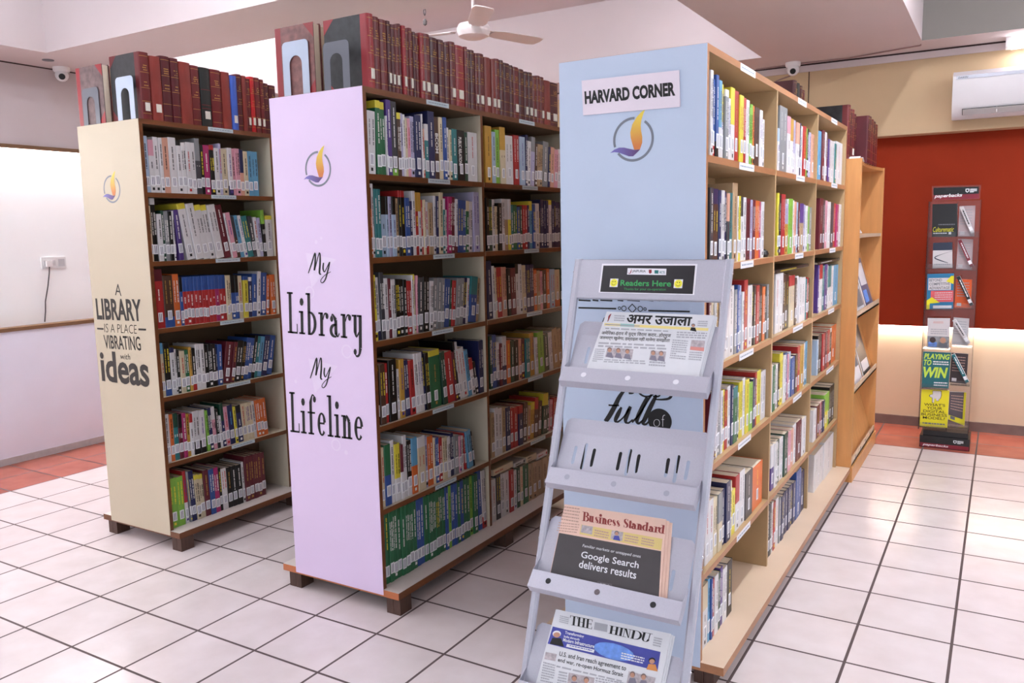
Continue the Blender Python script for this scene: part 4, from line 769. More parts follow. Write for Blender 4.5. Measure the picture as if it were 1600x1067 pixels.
# bookends: folded steel plates with an arch cut out
STEELW = mat('white_painted_steel', (.70, .745, .82), .35, .02, 20); STEELG = mat('grey_painted_steel', (.37, .38, .42), .4, .03, 20); STEELB = mat('pale_blue_steel', (.55, .72, .92), .35)
def bookend(M, loc, wd, ht, label, rotz=0.0, turned=False):
    r = empty('bookend', loc, label, 'bookend', 'steel bookends'); r.rotation_euler = (0, 0, rotz)
    fr = Frame((0, 0, 0)); hw = wd / 2; rr = .018; aw = wd * .24
    out = [(-hw, 0), (-aw, 0)] + [(-aw, ht * .58)] + [(aw * math.cos(math.pi - math.pi * i / 10), ht * .58 + aw * math.sin(math.pi * i / 10)) for i in range(1, 10)] + [(aw, ht * .58), (aw, 0), (hw, 0)]
    out += [(hw - rr + rr * math.cos(a), ht - rr + rr * math.sin(a)) for a in (0, .4, .8, 1.2, 1.57)] + [(-hw + rr + rr * math.cos(a), ht - rr + rr * math.sin(a)) for a in (1.57, 2.0, 2.4, 2.8, 3.14)]
    b = MB(); plate(b, fr, [out], .0012, M, 0); b.build('upright_plate', r)
    b = MB(); b.box((-aw * .96, -.004, 0), (aw * .96, .0 - .0, .0012), M); b.build('foot_plate', r); return r
pL, pM = PANEL['L'][2], PANEL['M'][2]
bookend(STEELG, (.40, .1725, TOPZ), .125, .165, 'grey bookend against back row volume on cream bookcase')
bookend(STEELW, (.645, .181, TOPZ), .125, .19, 'white bookend against front volume on cream bookcase')
bookend(STEELW, (1.70, .180, TOPZ), .135, .205, 'white bookend against back row volume on lilac bookcase')
bookend(STEELG, (1.925, .158, TOPZ), .125, .17, 'grey bookend against front volume on lilac bookcase')
q = [b_ for b_ in BOOKS if (b_['key'], b_['bay'], b_['sh'], b_['code']) == ('R', 1, 5, 'B')][0]
bookend(STEELB, (3.222, q['y0'] - .0012, BASEZ['R']), .10, .19, 'pale blue arched bookend beside navy books on bottom shelf of blue bookcase')

# ---------------------------------------------------------------- newspaper rack in front of the blue panel
RACKM = mat('silver_grey_powder_coat', (.715, .71, .76), .38, .03, 260, metal=.25, bump=.05)
RIVET = mat('bright_rivet', (.85, .85, .88), .25, metal=.9)
DOTW = mat('pale_round_sticker', (.88, .87, .90), .5); DOTK = mat('black_round_hole', (.10, .09, .11), .6); DOTG = mat('grey_round_mark', (.62, .62, .68), .5)
rack = empty('newspaper_rack', (3.168, -.35, 0), 'silver grey sloping newspaper rack standing before the pale blue bookcase panel', 'newspaper rack')
SL = .32; yt = lambda z: .089 + SL * (z - 1.373)
for x in (2.936, 3.400):
    b = MB(); hw = .011
    pr = [(-hw, -hw*.5), (-hw*.5, -hw), (hw*.5, -hw), (hw, -hw*.5), (hw, hw*.5), (hw*.5, hw), (-hw*.5, hw), (-hw, hw*.5)]
    n0 = len(b.v); mi = b.mi(RACKM)
    for z in (0, 1.374): b.v += [(x + u, yt(z) + v, z) for u, v in pr]
    for i in range(8): j = (i + 1) % 8; b.f.append((i, j, 8 + j, 8 + i)); b.m.append(mi)
    b.f += [tuple(range(7, -1, -1)), tuple(range(8, 16))]; b.m += [mi, mi]
    t = keep(b.build('side_tube', None, True), rack)
    b = MB()
    for z in (1.335, 1.29, 1.16, 1.13, .88, .85, .60, .57, .32, .29): b.cyl((x + (.010 if x > 3.2 else -.010), yt(z), z), (x + (.0135 if x > 3.2 else -.0135), yt(z), z), .004, .003, RIVET, 10)
    keep(b.build('rivet'), t)
    b = MB(); b.cyl((x, yt(0) + .01, .010), (x, .10, .010), .009, .009, RACKM, 10); keep(b.build('floor_runner', None, True), rack)
    b = MB(); b.box((x - .014, yt(0) - .016, 0), (x + .014, yt(0) + .016, .012), BLACKP); keep(b.build('foot_cap'), t)
b = MB(); b.cyl((2.936, .095, .010), (3.400, .095, .010), .007, .007, RACKM, 10); keep(b.build('rear_bar', None, True), rack)
# header plate with its printed card
hv = (0, SL, 1); HF = Frame((2.946, yt(1.258) - .006, 1.258), (1, 0, 0), hv)
hh = (1.373 - 1.258) * math.sqrt(1 + SL * SL)
b = MB(); slab(b, HF, rq(0, 0, .445, hh), RACKM, -.0016, .0016); slab(b, HF, rq(0, hh - .002, .445, hh), RACKM, -.012, .012); slab(b, HF, rq(0, 0, .445, .002), RACKM, -.012, .012)
hd = keep(b.build('header_plate'), rack)
cq = HF.pxs(((935.5, 457), (1085, 461), (1090, 412.5), (941, 412))); CARD = mat('white_card', (.90, .89, .92), .4); CARDK = mat('black_card_print', (.12, .11, .13), .3)
b = MB(); slab(b, HF, cq, CARD, .0002, .0006); crd = keep(b.build('sign_card'), hd)
b = MB(); flat(b, HF, HF.pxs(((938, 456), (1082.5, 459.5), (1086.5, 415), (943, 415))), CARDK, .0010)
flat(b, HF, HF.pxs(((980, 429), (1041, 430), (1041.5, 420), (981, 419))), CARD, .0013)
GRN = mat('green_print', (.20, .62, .33), .5); SMY = mat('yellow_print', (.93, .90, .25), .5); MARN = mat('maroon_print', (.55, .15, .20), .5); TEALP = mat('teal_print', (.10, .45, .45), .5)
textpx(b, HF, 'JAIPURIA', (988, 426.5), (1009, 427), (988.5, 421.5), GREYINK, bold=.02, off=.0016)
ribbon(b, HF, [(*HF.px(981.5, 426.5), .001), (*HF.px(984.5, 427.5), .002), (*HF.px(986, 424.5), .003), (*HF.px(987, 420.5), .001)], MARN, off=.0016)
flat(b, HF, HF.pxs(((1014, 426), (1015.5, 428), (1018.5, 426.5), (1018.5, 421.5), (1014, 421.5))), MARN, .0016)
flat(b, HF, HF.pxs(((1023, 427.5), (1029, 427.8), (1029.2, 422.5), (1023, 422.2))), TEALP, .0016); textpx(b, HF, 'AICTE', (1030.5, 427.5), (1039, 427.8), (1030.5, 423.5), TEALP, bold=.02, off=.0016)
textpx(b, HF, 'Readers Here', (969.5, 446.5), (1048.5, 448), (970, 437.5), GRN, bold=.02, off=.0013)
textpx(b, HF, 'Thanks for your co-operation', (975, 454.3), (1040.5, 455), (975, 449.8), GRN, off=.0013)
for cx, cy in ((959.5, 442), (1060, 443.5)):
    a = HF.px(cx, cy); h_ = .0128; flat(b, HF, rq(a[0]-h_, a[1]-h_, a[0]+h_, a[1]+h_), CARD, .0013); flat(b, HF, disc(a[0], a[1], .0118), SMY, .0016)
    for s in (-1, 1): flat(b, HF, disc(a[0] + s * .0035, a[1] + .0036, .0016, 10), INK, .0018)
    ribbon(b, HF, [(a[0] - .006, a[1] - .002, .0004), (a[0] - .003, a[1] - .006, .0011), (a[0] + .003, a[1] - .006, .0011), (a[0] + .006, a[1] - .002, .0004)], INK, off=.0018)
keep(b.build('card_print', fix=False), crd)
PV = (0, .52, .855)
def tray(yc, zc, dots, dm):
    fr = Frame((2.948, yc, zc), (1, 0, 0), PV); W = .437
    holes = []
    for u, L in ((.050, .056), (.082, .080), (.110, .056), (.192, .056), (.220, .080), (.248, .056), (.335, .056), (.362, .080), (.392, .056)):
        r = .0052; vc = -.066
        holes.append([(u + r * math.cos(a), vc + L/2 - r + r * math.sin(a)) for a in (0, .8, 1.57, 2.35, 3.14)] + [(u + r * math.cos(a), vc - L/2 + r + r * math.sin(a)) for a in (3.14, 3.93, 4.71, 5.5, 6.28)])
    b = MB(); plate(b, fr, [rq(0, -.139, W, 0)] + holes, .0014, RACKM, -.0014)
    D = lambda y, z: (yc + y, zc + z)
    def sheet(pts, x0, x1):
        for (a, c) in zip(pts[:-1], pts[1:]):
            d = Vector((c[0] - a[0], c[1] - a[1])).normalized(); nn = Vector((-d.y, d.x)) * .0007
            b.prism([(yc + a[0] + nn.x, zc + a[1] + nn.y), (yc + c[0] + nn.x, zc + c[1] + nn.y), (yc + c[0] - nn.x, zc + c[1] - nn.y), (yc + a[0] - nn.x, zc + a[1] - nn.y)], 'x', x0, x1, RACKM)
    r0 = 2.948
    # upper flange with rounded ends
    ff = Frame((r0, yc, zc), (1, 0, 0), (0, .60, .80)); plate(b, ff, [[(0, 0), (W, 0), (W, .036), (W - .012, .048), (.012, .048), (0, .036)]], .0014, RACKM, -.0016)
    sheet([(-.072, -.1185), (-.104, -.142), (-.119, -.122), (-.084, -.086)], r0 - .002, r0 + W + .002)
    sheet([(-.084, -.086), (-.078, -.092)], r0 - .002, r0 + W + .002)
    ck = [(-.040, -.066), (-.072, -.1185), (-.104, -.142), (-.119, -.122), (-.084, -.086)]
    for x in (r0 - .0034, r0 + W + .002): b.prism([D(*p) for p in ck], 'x', x, x + .0014, RACKM)
    t = keep(b.build('tray'), rack)
    lf = Frame((r0, yc - .119, zc - .122), (1, 0, 0), (0, .035, .036)); b = MB()
    for u, v, M in dots: b = MB(); slab(b, lf, disc(u, v, .0082, 20), M, .0008, .0004); keep(b.build('lip_mark', fix=False), t)
    return fr
T1 = tray(.045, 1.147, ((.07, .026, DOTW), (.208, .026, DOTW), (.35, .026, DOTW)), 0)
T2 = tray(-.048, .864, ((.06, .026, DOTG), (.205, .026, DOTG), (.36, .022, DOTG)), 0)
T3 = tray(-.160, .593, ((.055, .026, DOTK), (.205, .026, mat('brown_round_mark', (.38, .34, .36), .5, .3, 200)), (.365, .026, DOTK)), 0)
T4 = tray(-.250, .301, ((.055, .026, DOTG), (.36, .026, DOTG)), 0)

# newspapers
def newspaper(fr, ox, oy, s, corners, shift, label, sheetm):
    """folded stack resting on a tray; content is placed by the page's own corners"""
    Zp = lambda x, y: fr.px(ox + x / s, oy + y / s)
    q = [Zp(*p) for p in corners]      # tl, tr, br, bl
    def down(a, b_): t = (-.128 - a[1]) / (b_[1] - a[1]); return (a[0] + (b_[0] - a[0]) * t, -.128)
    tl, tr = q[0], q[1]; br, bl = down(q[1], q[2]), down(q[0], q[3]); b = MB(); th = .0022
    for k in range(3):
        d = shift * (2 - k); slab(b, fr, [(bl[0] + d * .4, bl[1]), (br[0] + d, br[1]), (tr[0] + d, tr[1] - abs(d) * .35), (tl[0] + d * .4, tl[1] - abs(d) * .2)], sheetm, .0008 + k * (th + .0004), th)
    o = tag(b.build('newspaper'), label, 'newspaper', 'newspapers on the rack'); return o, Zp, .0008 + 2 * (th + .0004) + th
NEWSW = mat('newsprint', (.86, .86, .88), .8, .02, 40); NEWSP = mat('salmon_newsprint', (.905, .765, .70), .8, .02, 40); BODY = mat('body_text_grey', (.66, .66, .69), .8); BODYP = mat('body_text_on_salmon', (.74, .60, .55), .8)
SKIN = mat('printed_skin_tone', (.74, .55, .46), .7); SKINB = mat('printed_photo_tone', (.70, .66, .68), .7, .25, 120); BLUEP = mat('printed_deep_blue', (.27, .29, .62), .7, .1, 30); BLUEL = mat('printed_light_blue', (.42, .58, .88), .7, .2, 60)
HAIRP = mat('printed_dull_brown', (.50, .42, .40), .7); CLOTHP = mat('printed_dull_grey', (.50, .48, .54), .7); PINKH = mat('printed_red_tint', (.84, .55, .52), .7); YELP = mat('printed_yellow_band', (.93, .86, .55), .7); TEALB = mat('printed_teal_band', (.58, .78, .76), .7)
def quad(Zp, *p): return [Zp(*a) for a in p]
def tx(b, fr, Zp, s, bl, br, tl, M, off, **k):
    a, c, d = Zp(*bl), Zp(*br), Zp(*tl); text(b, fr, s, [a, c, (c[0]+d[0]-a[0], c[1]+d[1]-a[1]), d], M, off=off, **k)
def bust(b, fr, Zp, x, y, w_, h_, skin, hair, cloth, off):
    """printed head and shoulders"""
    flat(b, fr, quad(Zp, (x - w_*.5, y + h_), (x + w_*.5, y + h_ + w_*.2), (x + w_*.3, y + h_*.55), (x - w_*.3, y + h_*.5)), cloth, off)
    for M, r, dy, o2 in ((hair, .30, .18, .0002), (skin, .24, .27, .0004)):
        flat(b, fr, [Zp(x + w_*r*math.cos(a*.5236), y + h_*dy + h_*r*.9*math.sin(a*.5236)) for a in range(11, -1, -1)], M, off + o2)
# upper paper
o, Zp, top = newspaper(T1, 860, 390, 4.267, ((383, 420), (1098, 446), (1008, 800), (262, 760)), .004, 'white newspaper with black Hindi masthead on the top rack tray', NEWSW)
e = top + .0004; b = MB()
tx(b, T1, Zp, 'अमर उजाला', (508, 500), (942, 520), (520, 440), INK, e, bold=.03); b.build('masthead', o, fix=False)
b = MB(); flat(b, T1, quad(Zp, (366, 514), (1056, 550), (1060, 532), (368, 497)), YELP, e - .0001); flat(b, T1, quad(Zp, (472, 519), (565, 524), (567, 505), (474, 501)), TEALB, e)
ribbon(b, T1, [(*Zp(388, 488), .002), (*Zp(395, 470), .004), (*Zp(400, 452), .006), (*Zp(412, 436), .002)], MARN, off=e); flat(b, T1, quad(Zp, (372, 510), (600, 522), (602, 515), (374, 503)), BODY, e + .0001)
bust(b, T1, Zp, 958, 505, 44, 42, SKIN, GREYINK, INK, e); b.build('banner', o, fix=False)
b = MB(); tx(b, T1, Zp, 'अमेिरका-ईरान में युद्ध िवराम करार...होर्मुज', (345, 580), (806, 600), (352, 546), DK, e, bold=.015)
tx(b, T1, Zp, 'जलमार्ग खुलेगा, इस्राइल नहीं मानेगा समझौता', (332, 610), (800, 632), (338, 578), DK, e, bold=.015); b.build('headline', o, fix=False)
b = MB()
for qd, r in ((((372, 540), (790, 560), (792, 545), (374, 525)), 1), (((322, 660), (780, 680), (785, 640), (330, 620)), 2), (((845, 598), (1045, 606), (1050, 560), (850, 552)), 3), (((800, 735), (905, 745), (925, 612), (822, 604)), 9),
              (((925, 745), (1012, 752), (1020, 690), (935, 685)), 4), (((285, 755), (352, 760), (372, 668), (308, 665)), 7), (((360, 760), (640, 775), (645, 745), (368, 735)), 2), (((660, 785), (770, 792), (778, 755), (668, 748)), 2), (((430, 486), (500, 490), (504, 445), (434, 442)), 3), (((985, 520), (1050, 524), (1056, 482), (990, 480)), 3)):
    b = MB(); scribble(b, T1, quad(Zp, *qd), r, BODY, r, off=e); b.build('body_text', o, fix=False)
b = MB()
for qd in (((372, 722), (550, 736), (560, 672), (388, 660)), ((664, 742), (768, 752), (778, 688), (676, 680)), ((936, 672), (1028, 682), (1036, 616), (946, 610))): b = MB(); flat(b, T1, quad(Zp, *qd), SKINB, e); b.build('photograph', o, fix=False)
b = MB()
for x, y in ((402, 664), (460, 668), (520, 674), (692, 684), (745, 688)): bust(b, T1, Zp, x, y, 50, 58, SKIN, HAIRP, CLOTHP, e + .0002)
b.build('printed_faces', o, fix=False); b = MB(); flat(b, T1, quad(Zp, (936, 676), (1028, 686), (1031, 662), (940, 654)), PINKH, e + .0003); b.build('caption_band', o, fix=False)
# salmon paper
o, Zp, top = newspaper(T3, 800, 760, 3.475, ((292, 100), (842, 182), (808, 640), (205, 512)), .0085, 'salmon pink financial newspaper with a black front advertisement', NEWSP)
e = top + .0004; b = MB(); didtext(b, T3, 'Business Standard', [Zp(388, 190), Zp(836, 262), Zp(842, 216), Zp(392, 140)], mat('maroon_masthead', (.56, .22, .21), .7), sw=.235, xh=.68, wd=.38, gap=-.085, off=e); b.build('masthead', o, fix=False)
b = MB(); flat(b, T3, quad(Zp, (372, 262), (815, 350), (822, 288), (383, 210)), mat('pale_yellow_print', (.86, .77, .50), .7), e - .0001)
flat(b, T3, quad(Zp, (378, 252), (440, 265), (446, 222), (386, 212)), SKINB, e); flat(b, T3, quad(Zp, (540, 288), (604, 300), (610, 252), (548, 241)), SKINB, e); bust(b, T3, Zp, 574, 248, 40, 44, SKIN, GREYINK, BLUEP, e + .0001)
for qd in (((450, 275), (530, 291), (534, 250), (456, 234)), ((615, 303), (690, 318), (695, 276), (620, 262)), ((705, 320), (775, 334), (780, 292), (711, 278))): scribble(b, T3, quad(Zp, *qd), 3, BODYP, 5, off=e)
b.build('teaser_strip', o, fix=False)
b = MB()
for qd, r in ((((268, 190), (366, 206), (378, 120), (292, 108)), 5), (((248, 250), (360, 262), (372, 206), (262, 194)), 4)): b = MB(); scribble(b, T3, quad(Zp, *qd), r, BODYP, r, .4, off=e); b.build('body_text', o, fix=False)
DARKAD = mat('charcoal_advert_print', (.27, .25, .26), .55, .04, 40); b = MB()
a0, a1 = Zp(208, 508), Zp(800, 635); flat(b, T3, [(a0[0], -.127), (a1[0], -.127), Zp(815, 355), Zp(262, 255)], DARKAD, e); ad = b.build('advertisement', o, fix=False)
b = MB(); tx(b, T3, Zp, 'Familiar markets or untapped ones', (388, 336), (703, 396), (391, 316), PAPER, e + .0004, shear=.15); tx(b, T3, Zp, 'Google Search', (378, 400), (690, 460), (386, 354), PAPER, e + .0004, bold=.01)
tx(b, T3, Zp, 'delivers results', (368, 443), (678, 506), (375, 402), PAPER, e + .0004, bold=.01)
flat(b, T3, quad(Zp, (403, 550), (585, 590), (578, 562), (545, 550), (430, 528), (412, 530)), PAPER, e + .0003); flat(b, T3, quad(Zp, (468, 540), (550, 556), (550, 532), (470, 518)), mat('grey_pill_print', (.38, .36, .38), .6), e + .0003)
tx(b, T3, Zp, 'AI Mode', (482, 538), (536, 548), (484, 526), PAPER, e + .0006)
for x, y in ((418, 548), (494, 566), (574, 584)): flat(b, T3, [Zp(x + 6*math.cos(a), y + 6*math.sin(a)) for a in (5, 4, 3, 2, 1, 0)], INK, e + .0005)
b.build('lettering', ad, fix=False)
# lowest paper
o, Zp, top = newspaper(T4, 800, 760, 3.475, ((245, 668), (868, 802), (815, 1067), (137, 1067)), .005, 'white newspaper with serif masthead and blue banner on the lowest tray seen', NEWSW)
e = top + .0004; b = MB(); didtext(b, T4, 'THE', [Zp(318, 752), Zp(440, 777), Zp(445, 726), Zp(323, 702)], INK, sw=.19, wd=.44, gap=-.10, off=e); didtext(b, T4, 'HINDU', [Zp(531, 800), Zp(752, 850), Zp(766, 802), Zp(538, 756)], INK, sw=.19, wd=.44, gap=-.10, off=e)
flat(b, T4, quad(Zp, (450, 778), (522, 793), (526, 752), (456, 738)), BODY, e); b.build('masthead', o, fix=False)
b = MB(); flat(b, T4, quad(Zp, (200, 855), (795, 1003), (812, 900), (228, 762)), BLUEP, e)
flat(b, T4, [Zp(560 + 110*math.cos(a*.3927), 898 + 44*math.sin(a*.3927) + 25*math.cos(a*.3927)) for a in range(15, -1, -1)], BLUEL, e + .0002)
bust(b, T4, Zp, 250, 790, 78, 66, SKIN, PAPER, INK, e + .0002); bust(b, T4, Zp, 766, 936, 62, 58, SKIN, INK, mat('printed_orange_cloth', (.83, .55, .30), .7), e + .0002)
for s, bl, br, tl in (('Transforming', (293, 806), (395, 829), (296, 786)), ('India through', (288, 825), (372, 843), (290, 809)), ('Modern Infrastructure', (283, 843), (452, 880), (286, 824))): tx(b, T4, Zp, s, bl, br, tl, PAPER, e + .0004, bold=.02)
flat(b, T4, quad(Zp, (300, 872), (450, 905), (455, 888), (306, 856)), PAPER, e + .0003)
for qd in (((595, 940), (720, 968), (726, 930), (602, 900)), ((318, 870), (440, 898), (442, 888), (321, 862))): scribble(b, T4, quad(Zp, *qd), 3 if qd[0][0] > 400 else 1, PAPER if qd[0][0] > 400 else BLUEP, 3, .5, off=e + .0005)
b.build('banner_advert', o, fix=False)
b = MB(); tx(b, T4, Zp, 'U.S. and Iran reach agreement to', (260, 928), (622, 1010), (267, 896), INK, e, bold=.012); tx(b, T4, Zp, 'end war, re-open Hormuz Strait', (253, 958), (606, 1042), (259, 930), INK, e, bold=.012); b.build('headline', o, fix=False)
b = MB()
for qd, r in ((((262, 740), (312, 752), (318, 712), (268, 700)), 4), (((768, 868), (812, 878), (822, 826), (778, 816)), 4), (((160, 1060), (228, 1075), (246, 968), (178, 950)), 8), (((245, 985), (600, 1066), (604, 1052), (250, 970)), 1), (((250, 1075), (300, 1085), (310, 1010), (262, 1000)), 5), (((455, 1090), (620, 1125), (628, 1066), (462, 1035)), 4)):
    b = MB(); scribble(b, T4, quad(Zp, *qd), r, BODY, r, off=e); b.build('body_text', o, fix=False)
b = MB()
for qd in (((182, 938), (242, 950), (250, 912), (190, 900)), ((305, 1085), (445, 1115), (455, 1040), (315, 1012)), ((625, 1085), (770, 1115), (785, 1040), (640, 1005))): b = MB(); flat(b, T4, quad(Zp, *qd), SKINB, e); b.build('photograph', o, fix=False)
b = MB()
for x, y in ((660, 1010), (720, 1022), (345, 1030), (410, 1040)): bust(b, T4, Zp, x, y, 50, 60, SKIN, HAIRP, CLOTHP, e + .0002)
b.build('printed_faces', o, fix=False)

# ---------------------------------------------------------------- light wood magazine display at the end of the blue case
OAK = mat('light_oak_veneer', (.78, .55, .33), .42, .08, 7, stretch=(5, 5, .6)); OAKP = mat('pale_oak_shelf', (.80, .70, .60), .45, .05, 8)
un = empty('magazine_display', (3.09, 3.18, 0), 'light wood magazine display unit at the far end of the pale blue bookcase', 'magazine display')
for y in (2.694, 3.662):
    b = MB(); b.box((2.815, y, .085), (3.365, y + .02, 1.82), OAK); keep(b.build('side_panel'), un)
b = MB(); b.box((3.03, 2.71, .085), (3.042, 3.662, 1.80), OAK); keep(b.build('back_panel'), un)
b = MB(); b.box((2.80, 2.694, 0), (3.372, 3.70, .085), OAK); keep(b.build('plinth'), un)
def curved(z0, z1, M, dip):
    n = 12; pr = [(2.815, 2.71)] + [(3.36 - dip * math.sin(math.pi * i / n), 2.71 + .952 * i / n) for i in range(n + 1)] + [(2.815, 3.662)]
    b = MB(); b.prism(pr, 'z', z0, z1, M); return b
keep(curved(1.80, 1.818, OAK, .035).build('top_board'), un); keep(curved(1.385, 1.405, OAKP, .035).build('shelf'), un)
for z in (.95, .52, .10):
    b = MB(); b.prism([(3.340, z), (3.240, z + .33), (3.228, z + .33), (3.328, z)], 'y', 2.711, 3.661, OAK); sh_ = keep(b.build('sloping_shelf'), un)
    b = MB(); b.box((3.330, 2.7145, z - .010), (3.364, 3.661, z + .001), OAKP); b.box((3.357, 2.7145, z - .010), (3.364, 3.661, z + .028), OAKP); keep(b.build('shelf_lip'), sh_)
b = MB()
for y in (2.85, 3.05, 3.25, 3.45): b.box((3.364, y, .105), (3.368, y + .012, .125), RIVET)
keep(b.build('lip_clip'), sh_)
def magazine(px_y, z, wd, ht, cover, extra, label, flat_z=None):
    b = MB()
    T = Matrix.Translation((3.349, px_y, z + .004)) @ Matrix.Rotation(math.radians(-16.86), 4, 'Y') if flat_z is None else Matrix.Translation((3.305, px_y, z + .005)) @ Matrix.Rotation(math.radians(-flat_z), 4, 'Y')
    b.box((-.006, 0, 0), (.0, wd, ht), {'*': PAPER, 'r': cover}, T); o = tag(b.build('magazine'), label, 'magazine', 'magazines on the light wood display')
    b = MB()
    for (y0, z0, y1, z1, M) in extra: b.box((.0, wd * y0, ht * z0), (.0008, wd * y1, ht * z1), M, T)
    b.build('cover_print', o)
magazine(3.0, 1.407, .24, .20, CARD, ((.1, .7, .9, .9, mat('lilac_cover_print', (.70, .64, .80), .4)),), 'white magazine propped on the upper curved shelf of the wood display', 32)
magazine(2.90, .95, .26, .31, CARD, ((.08, .1, .92, .42, mat('cover_grey', (.45, .42, .5), .4)), (.05, .8, .6, .95, mat('cover_pink', (.85, .45, .62), .4))), 'white and pink magazine on the middle sloping shelf, nearer one')
magazine(3.22, .95, .30, .31, mat('cover_slate', (.40, .40, .52), .35), ((.12, .45, .9, .9, CARD), (.12, .1, .6, .35, BLUEL)), 'slate blue magazine on the middle sloping shelf, farther one')
magazine(2.90, .52, .26, .31, CARD, ((.1, .55, .5, .92, mat('cover_brown', (.38, .32, .30), .4)), (.55, .3, .95, .7, GREYINK)), 'white and brown magazine on the lower sloping shelf, nearer one')
magazine(3.22, .52, .30, .31, mat('cover_charcoal', (.30, .29, .31), .35), ((.1, .1, .9, .3, CARD), (.1, .6, .45, .9, SKINB)), 'dark grey magazine on the lower sloping shelf, farther one')
b = MB(); fr = Frame((3.30, 2.83, 1.8195), (0, 1, 0), (-.5, 0, .86))
for k in range(4): b.prism([(2.80 + k*.05, 1.82 + .02*(k % 2)), (2.85 + k*.05, 1.82 + .02*((k+1) % 2)), (2.85 + k*.05, 1.822 + .02*((k+1) % 2)), (2.80 + k*.05, 1.822 + .02*(k % 2))], 'x', 3.27, 3.335, PAPER)
tag(b.build('loose_paper'), 'creased white paper lying on top of the wood display', 'paper')

# ---------------------------------------------------------------- clear stand of paperbacks by the back wall
def clear(name):
    M = bpy.data.materials.new(name); M.use_nodes = True; nt = M.node_tree; N = nt.nodes; L = nt.links; N.remove(N['Principled BSDF'])
    t = N.new('ShaderNodeBsdfTransparent'); t.inputs[0].default_value = (.93, .93, .94, 1); g = N.new('ShaderNodeBsdfGlossy'); g.inputs['Roughness'].default_value = .08
    f = N.new('ShaderNodeFresnel'); f.inputs[0].default_value = 1.45; x = N.new('ShaderNodeMixShader'); L.new(f.outputs[0], x.inputs[0]); L.new(t.outputs[0], x.inputs[1]); L.new(g.outputs[0], x.inputs[2]); L.new(x.outputs[0], N['Material Output'].inputs[0]); return M
ACR = clear('clear_acrylic'); BLK = mat('black_gloss_card', (.07, .065, .08), .25); CRIM = mat('dark_red_card', (.47, .08, .16), .35)
ys = 3.72; sd = empty('paperback_stand', (3.785, ys + .12, 0), 'clear acrylic paperback stand on black base by the rust red wall', 'book stand')
bf = Frame((3.637, ys, 0)); b = MB(); b.box((3.637, ys, 0), (3.927, ys + .24, .078), BLK); b.box((3.655, ys + .012, .078), (3.915, ys + .235, .112), BLK); ba = keep(b.build('base'), sd)
b = MB(); flat(b, bf, rq(.004, .004, .286, .030), CRIM, .0006); text(b, bf, 'paperbacks', rq(.02, .008, .17, .026), PAPER, bold=.02, shear=.25, off=.0012)
def crest(b, fr, u, v, s, off):
    flat(b, fr, [(u, v + s), (u, v + s*.35), (u + s*.42, v), (u + s*.84, v + s*.35), (u + s*.84, v + s)], PAPER, off); flat(b, fr, [(u + s*.2, v + s*.8), (u + s*.2, v + s*.45), (u + s*.42, v + s*.2), (u + s*.64, v + s*.45), (u + s*.64, v + s*.8)], BLK, off + .0003)
    for k in range(4): flat(b, fr, rq(u + s*1.0, v + s*(.80 - k*.25), u + s*(2.6 if k < 3 else 1.9), v + s*(.95 - k*.25)), PAPER, off)
crest(b, bf, .197, .042, .022, .0012); keep(b.build('base_print', fix=False), ba)
cf = Frame((0, ys + .022, 0)); u0, u1 = 3.624, 3.915; b = MB()
b.box((u0, ys + .10, .112), (u1, ys + .104, 1.60), ACR); b.box((u0, ys + .022, .112), (u0 + .003, ys + .22, 1.60), ACR); b.box((u1 - .003, ys + .022, .112), (u1, ys + .22, 1.60), ACR); b.box((3.785, ys + .062, .112), (3.788, ys + .099, 1.60), ACR)
keep(b.build('clear_column'), sd)
hf = Frame((0, ys + .016, 0)); q = hf.pxs(((1457, 315), (1531, 311), (1533, 289), (1456, 291)))
b = MB(); slab(b, hf, q, ACR, -.002, .004); hp = keep(b.build('header_pocket'), sd)
b = MB(); flat(b, hf, hf.pxs(((1458.5, 311), (1529.5, 308), (1529.5, 291.5), (1458.5, 293.5))), BLK, .0026); flat(b, hf, hf.pxs(((1458.5, 312.5), (1529.5, 310), (1529.5, 302.5), (1458.5, 305))), CRIM, .0030)
textpx(b, hf, 'paperbacks', (1460, 310.5), (1503.5, 308.5), (1460, 304), PAPER, bold=.02, shear=.25, off=.0036); a = hf.px(1508.5, 301); crest(b, hf, a[0], a[1], .024, .0036); keep(b.build('header_print', fix=False), hp)
TEALC = mat('cover_deep_teal', (.10, .40, .43), .35); YELC = mat('cover_sharp_yellow', (.88, .84, .12), .35); BLKC = mat('cover_near_black', (.10, .10, .115), .3); NAVC = mat('cover_slate_navy', (.16, .19, .27), .3)
PKC = mat('cover_coral', (.84, .36, .38), .35); BLC = mat('cover_mid_blue', (.13, .45, .62), .35); LMP = mat('lime_print', (.76, .87, .30), .5); CYAN = mat('grey_pink_cover', (.76, .68, .69), .4); ORC = mat('cover_orange_card', (.88, .36, .12), .35); BRC = mat('cover_dark_brown', (.24, .18, .19), .35); PWH = mat('cover_off_white', (.82, .80, .81), .35)
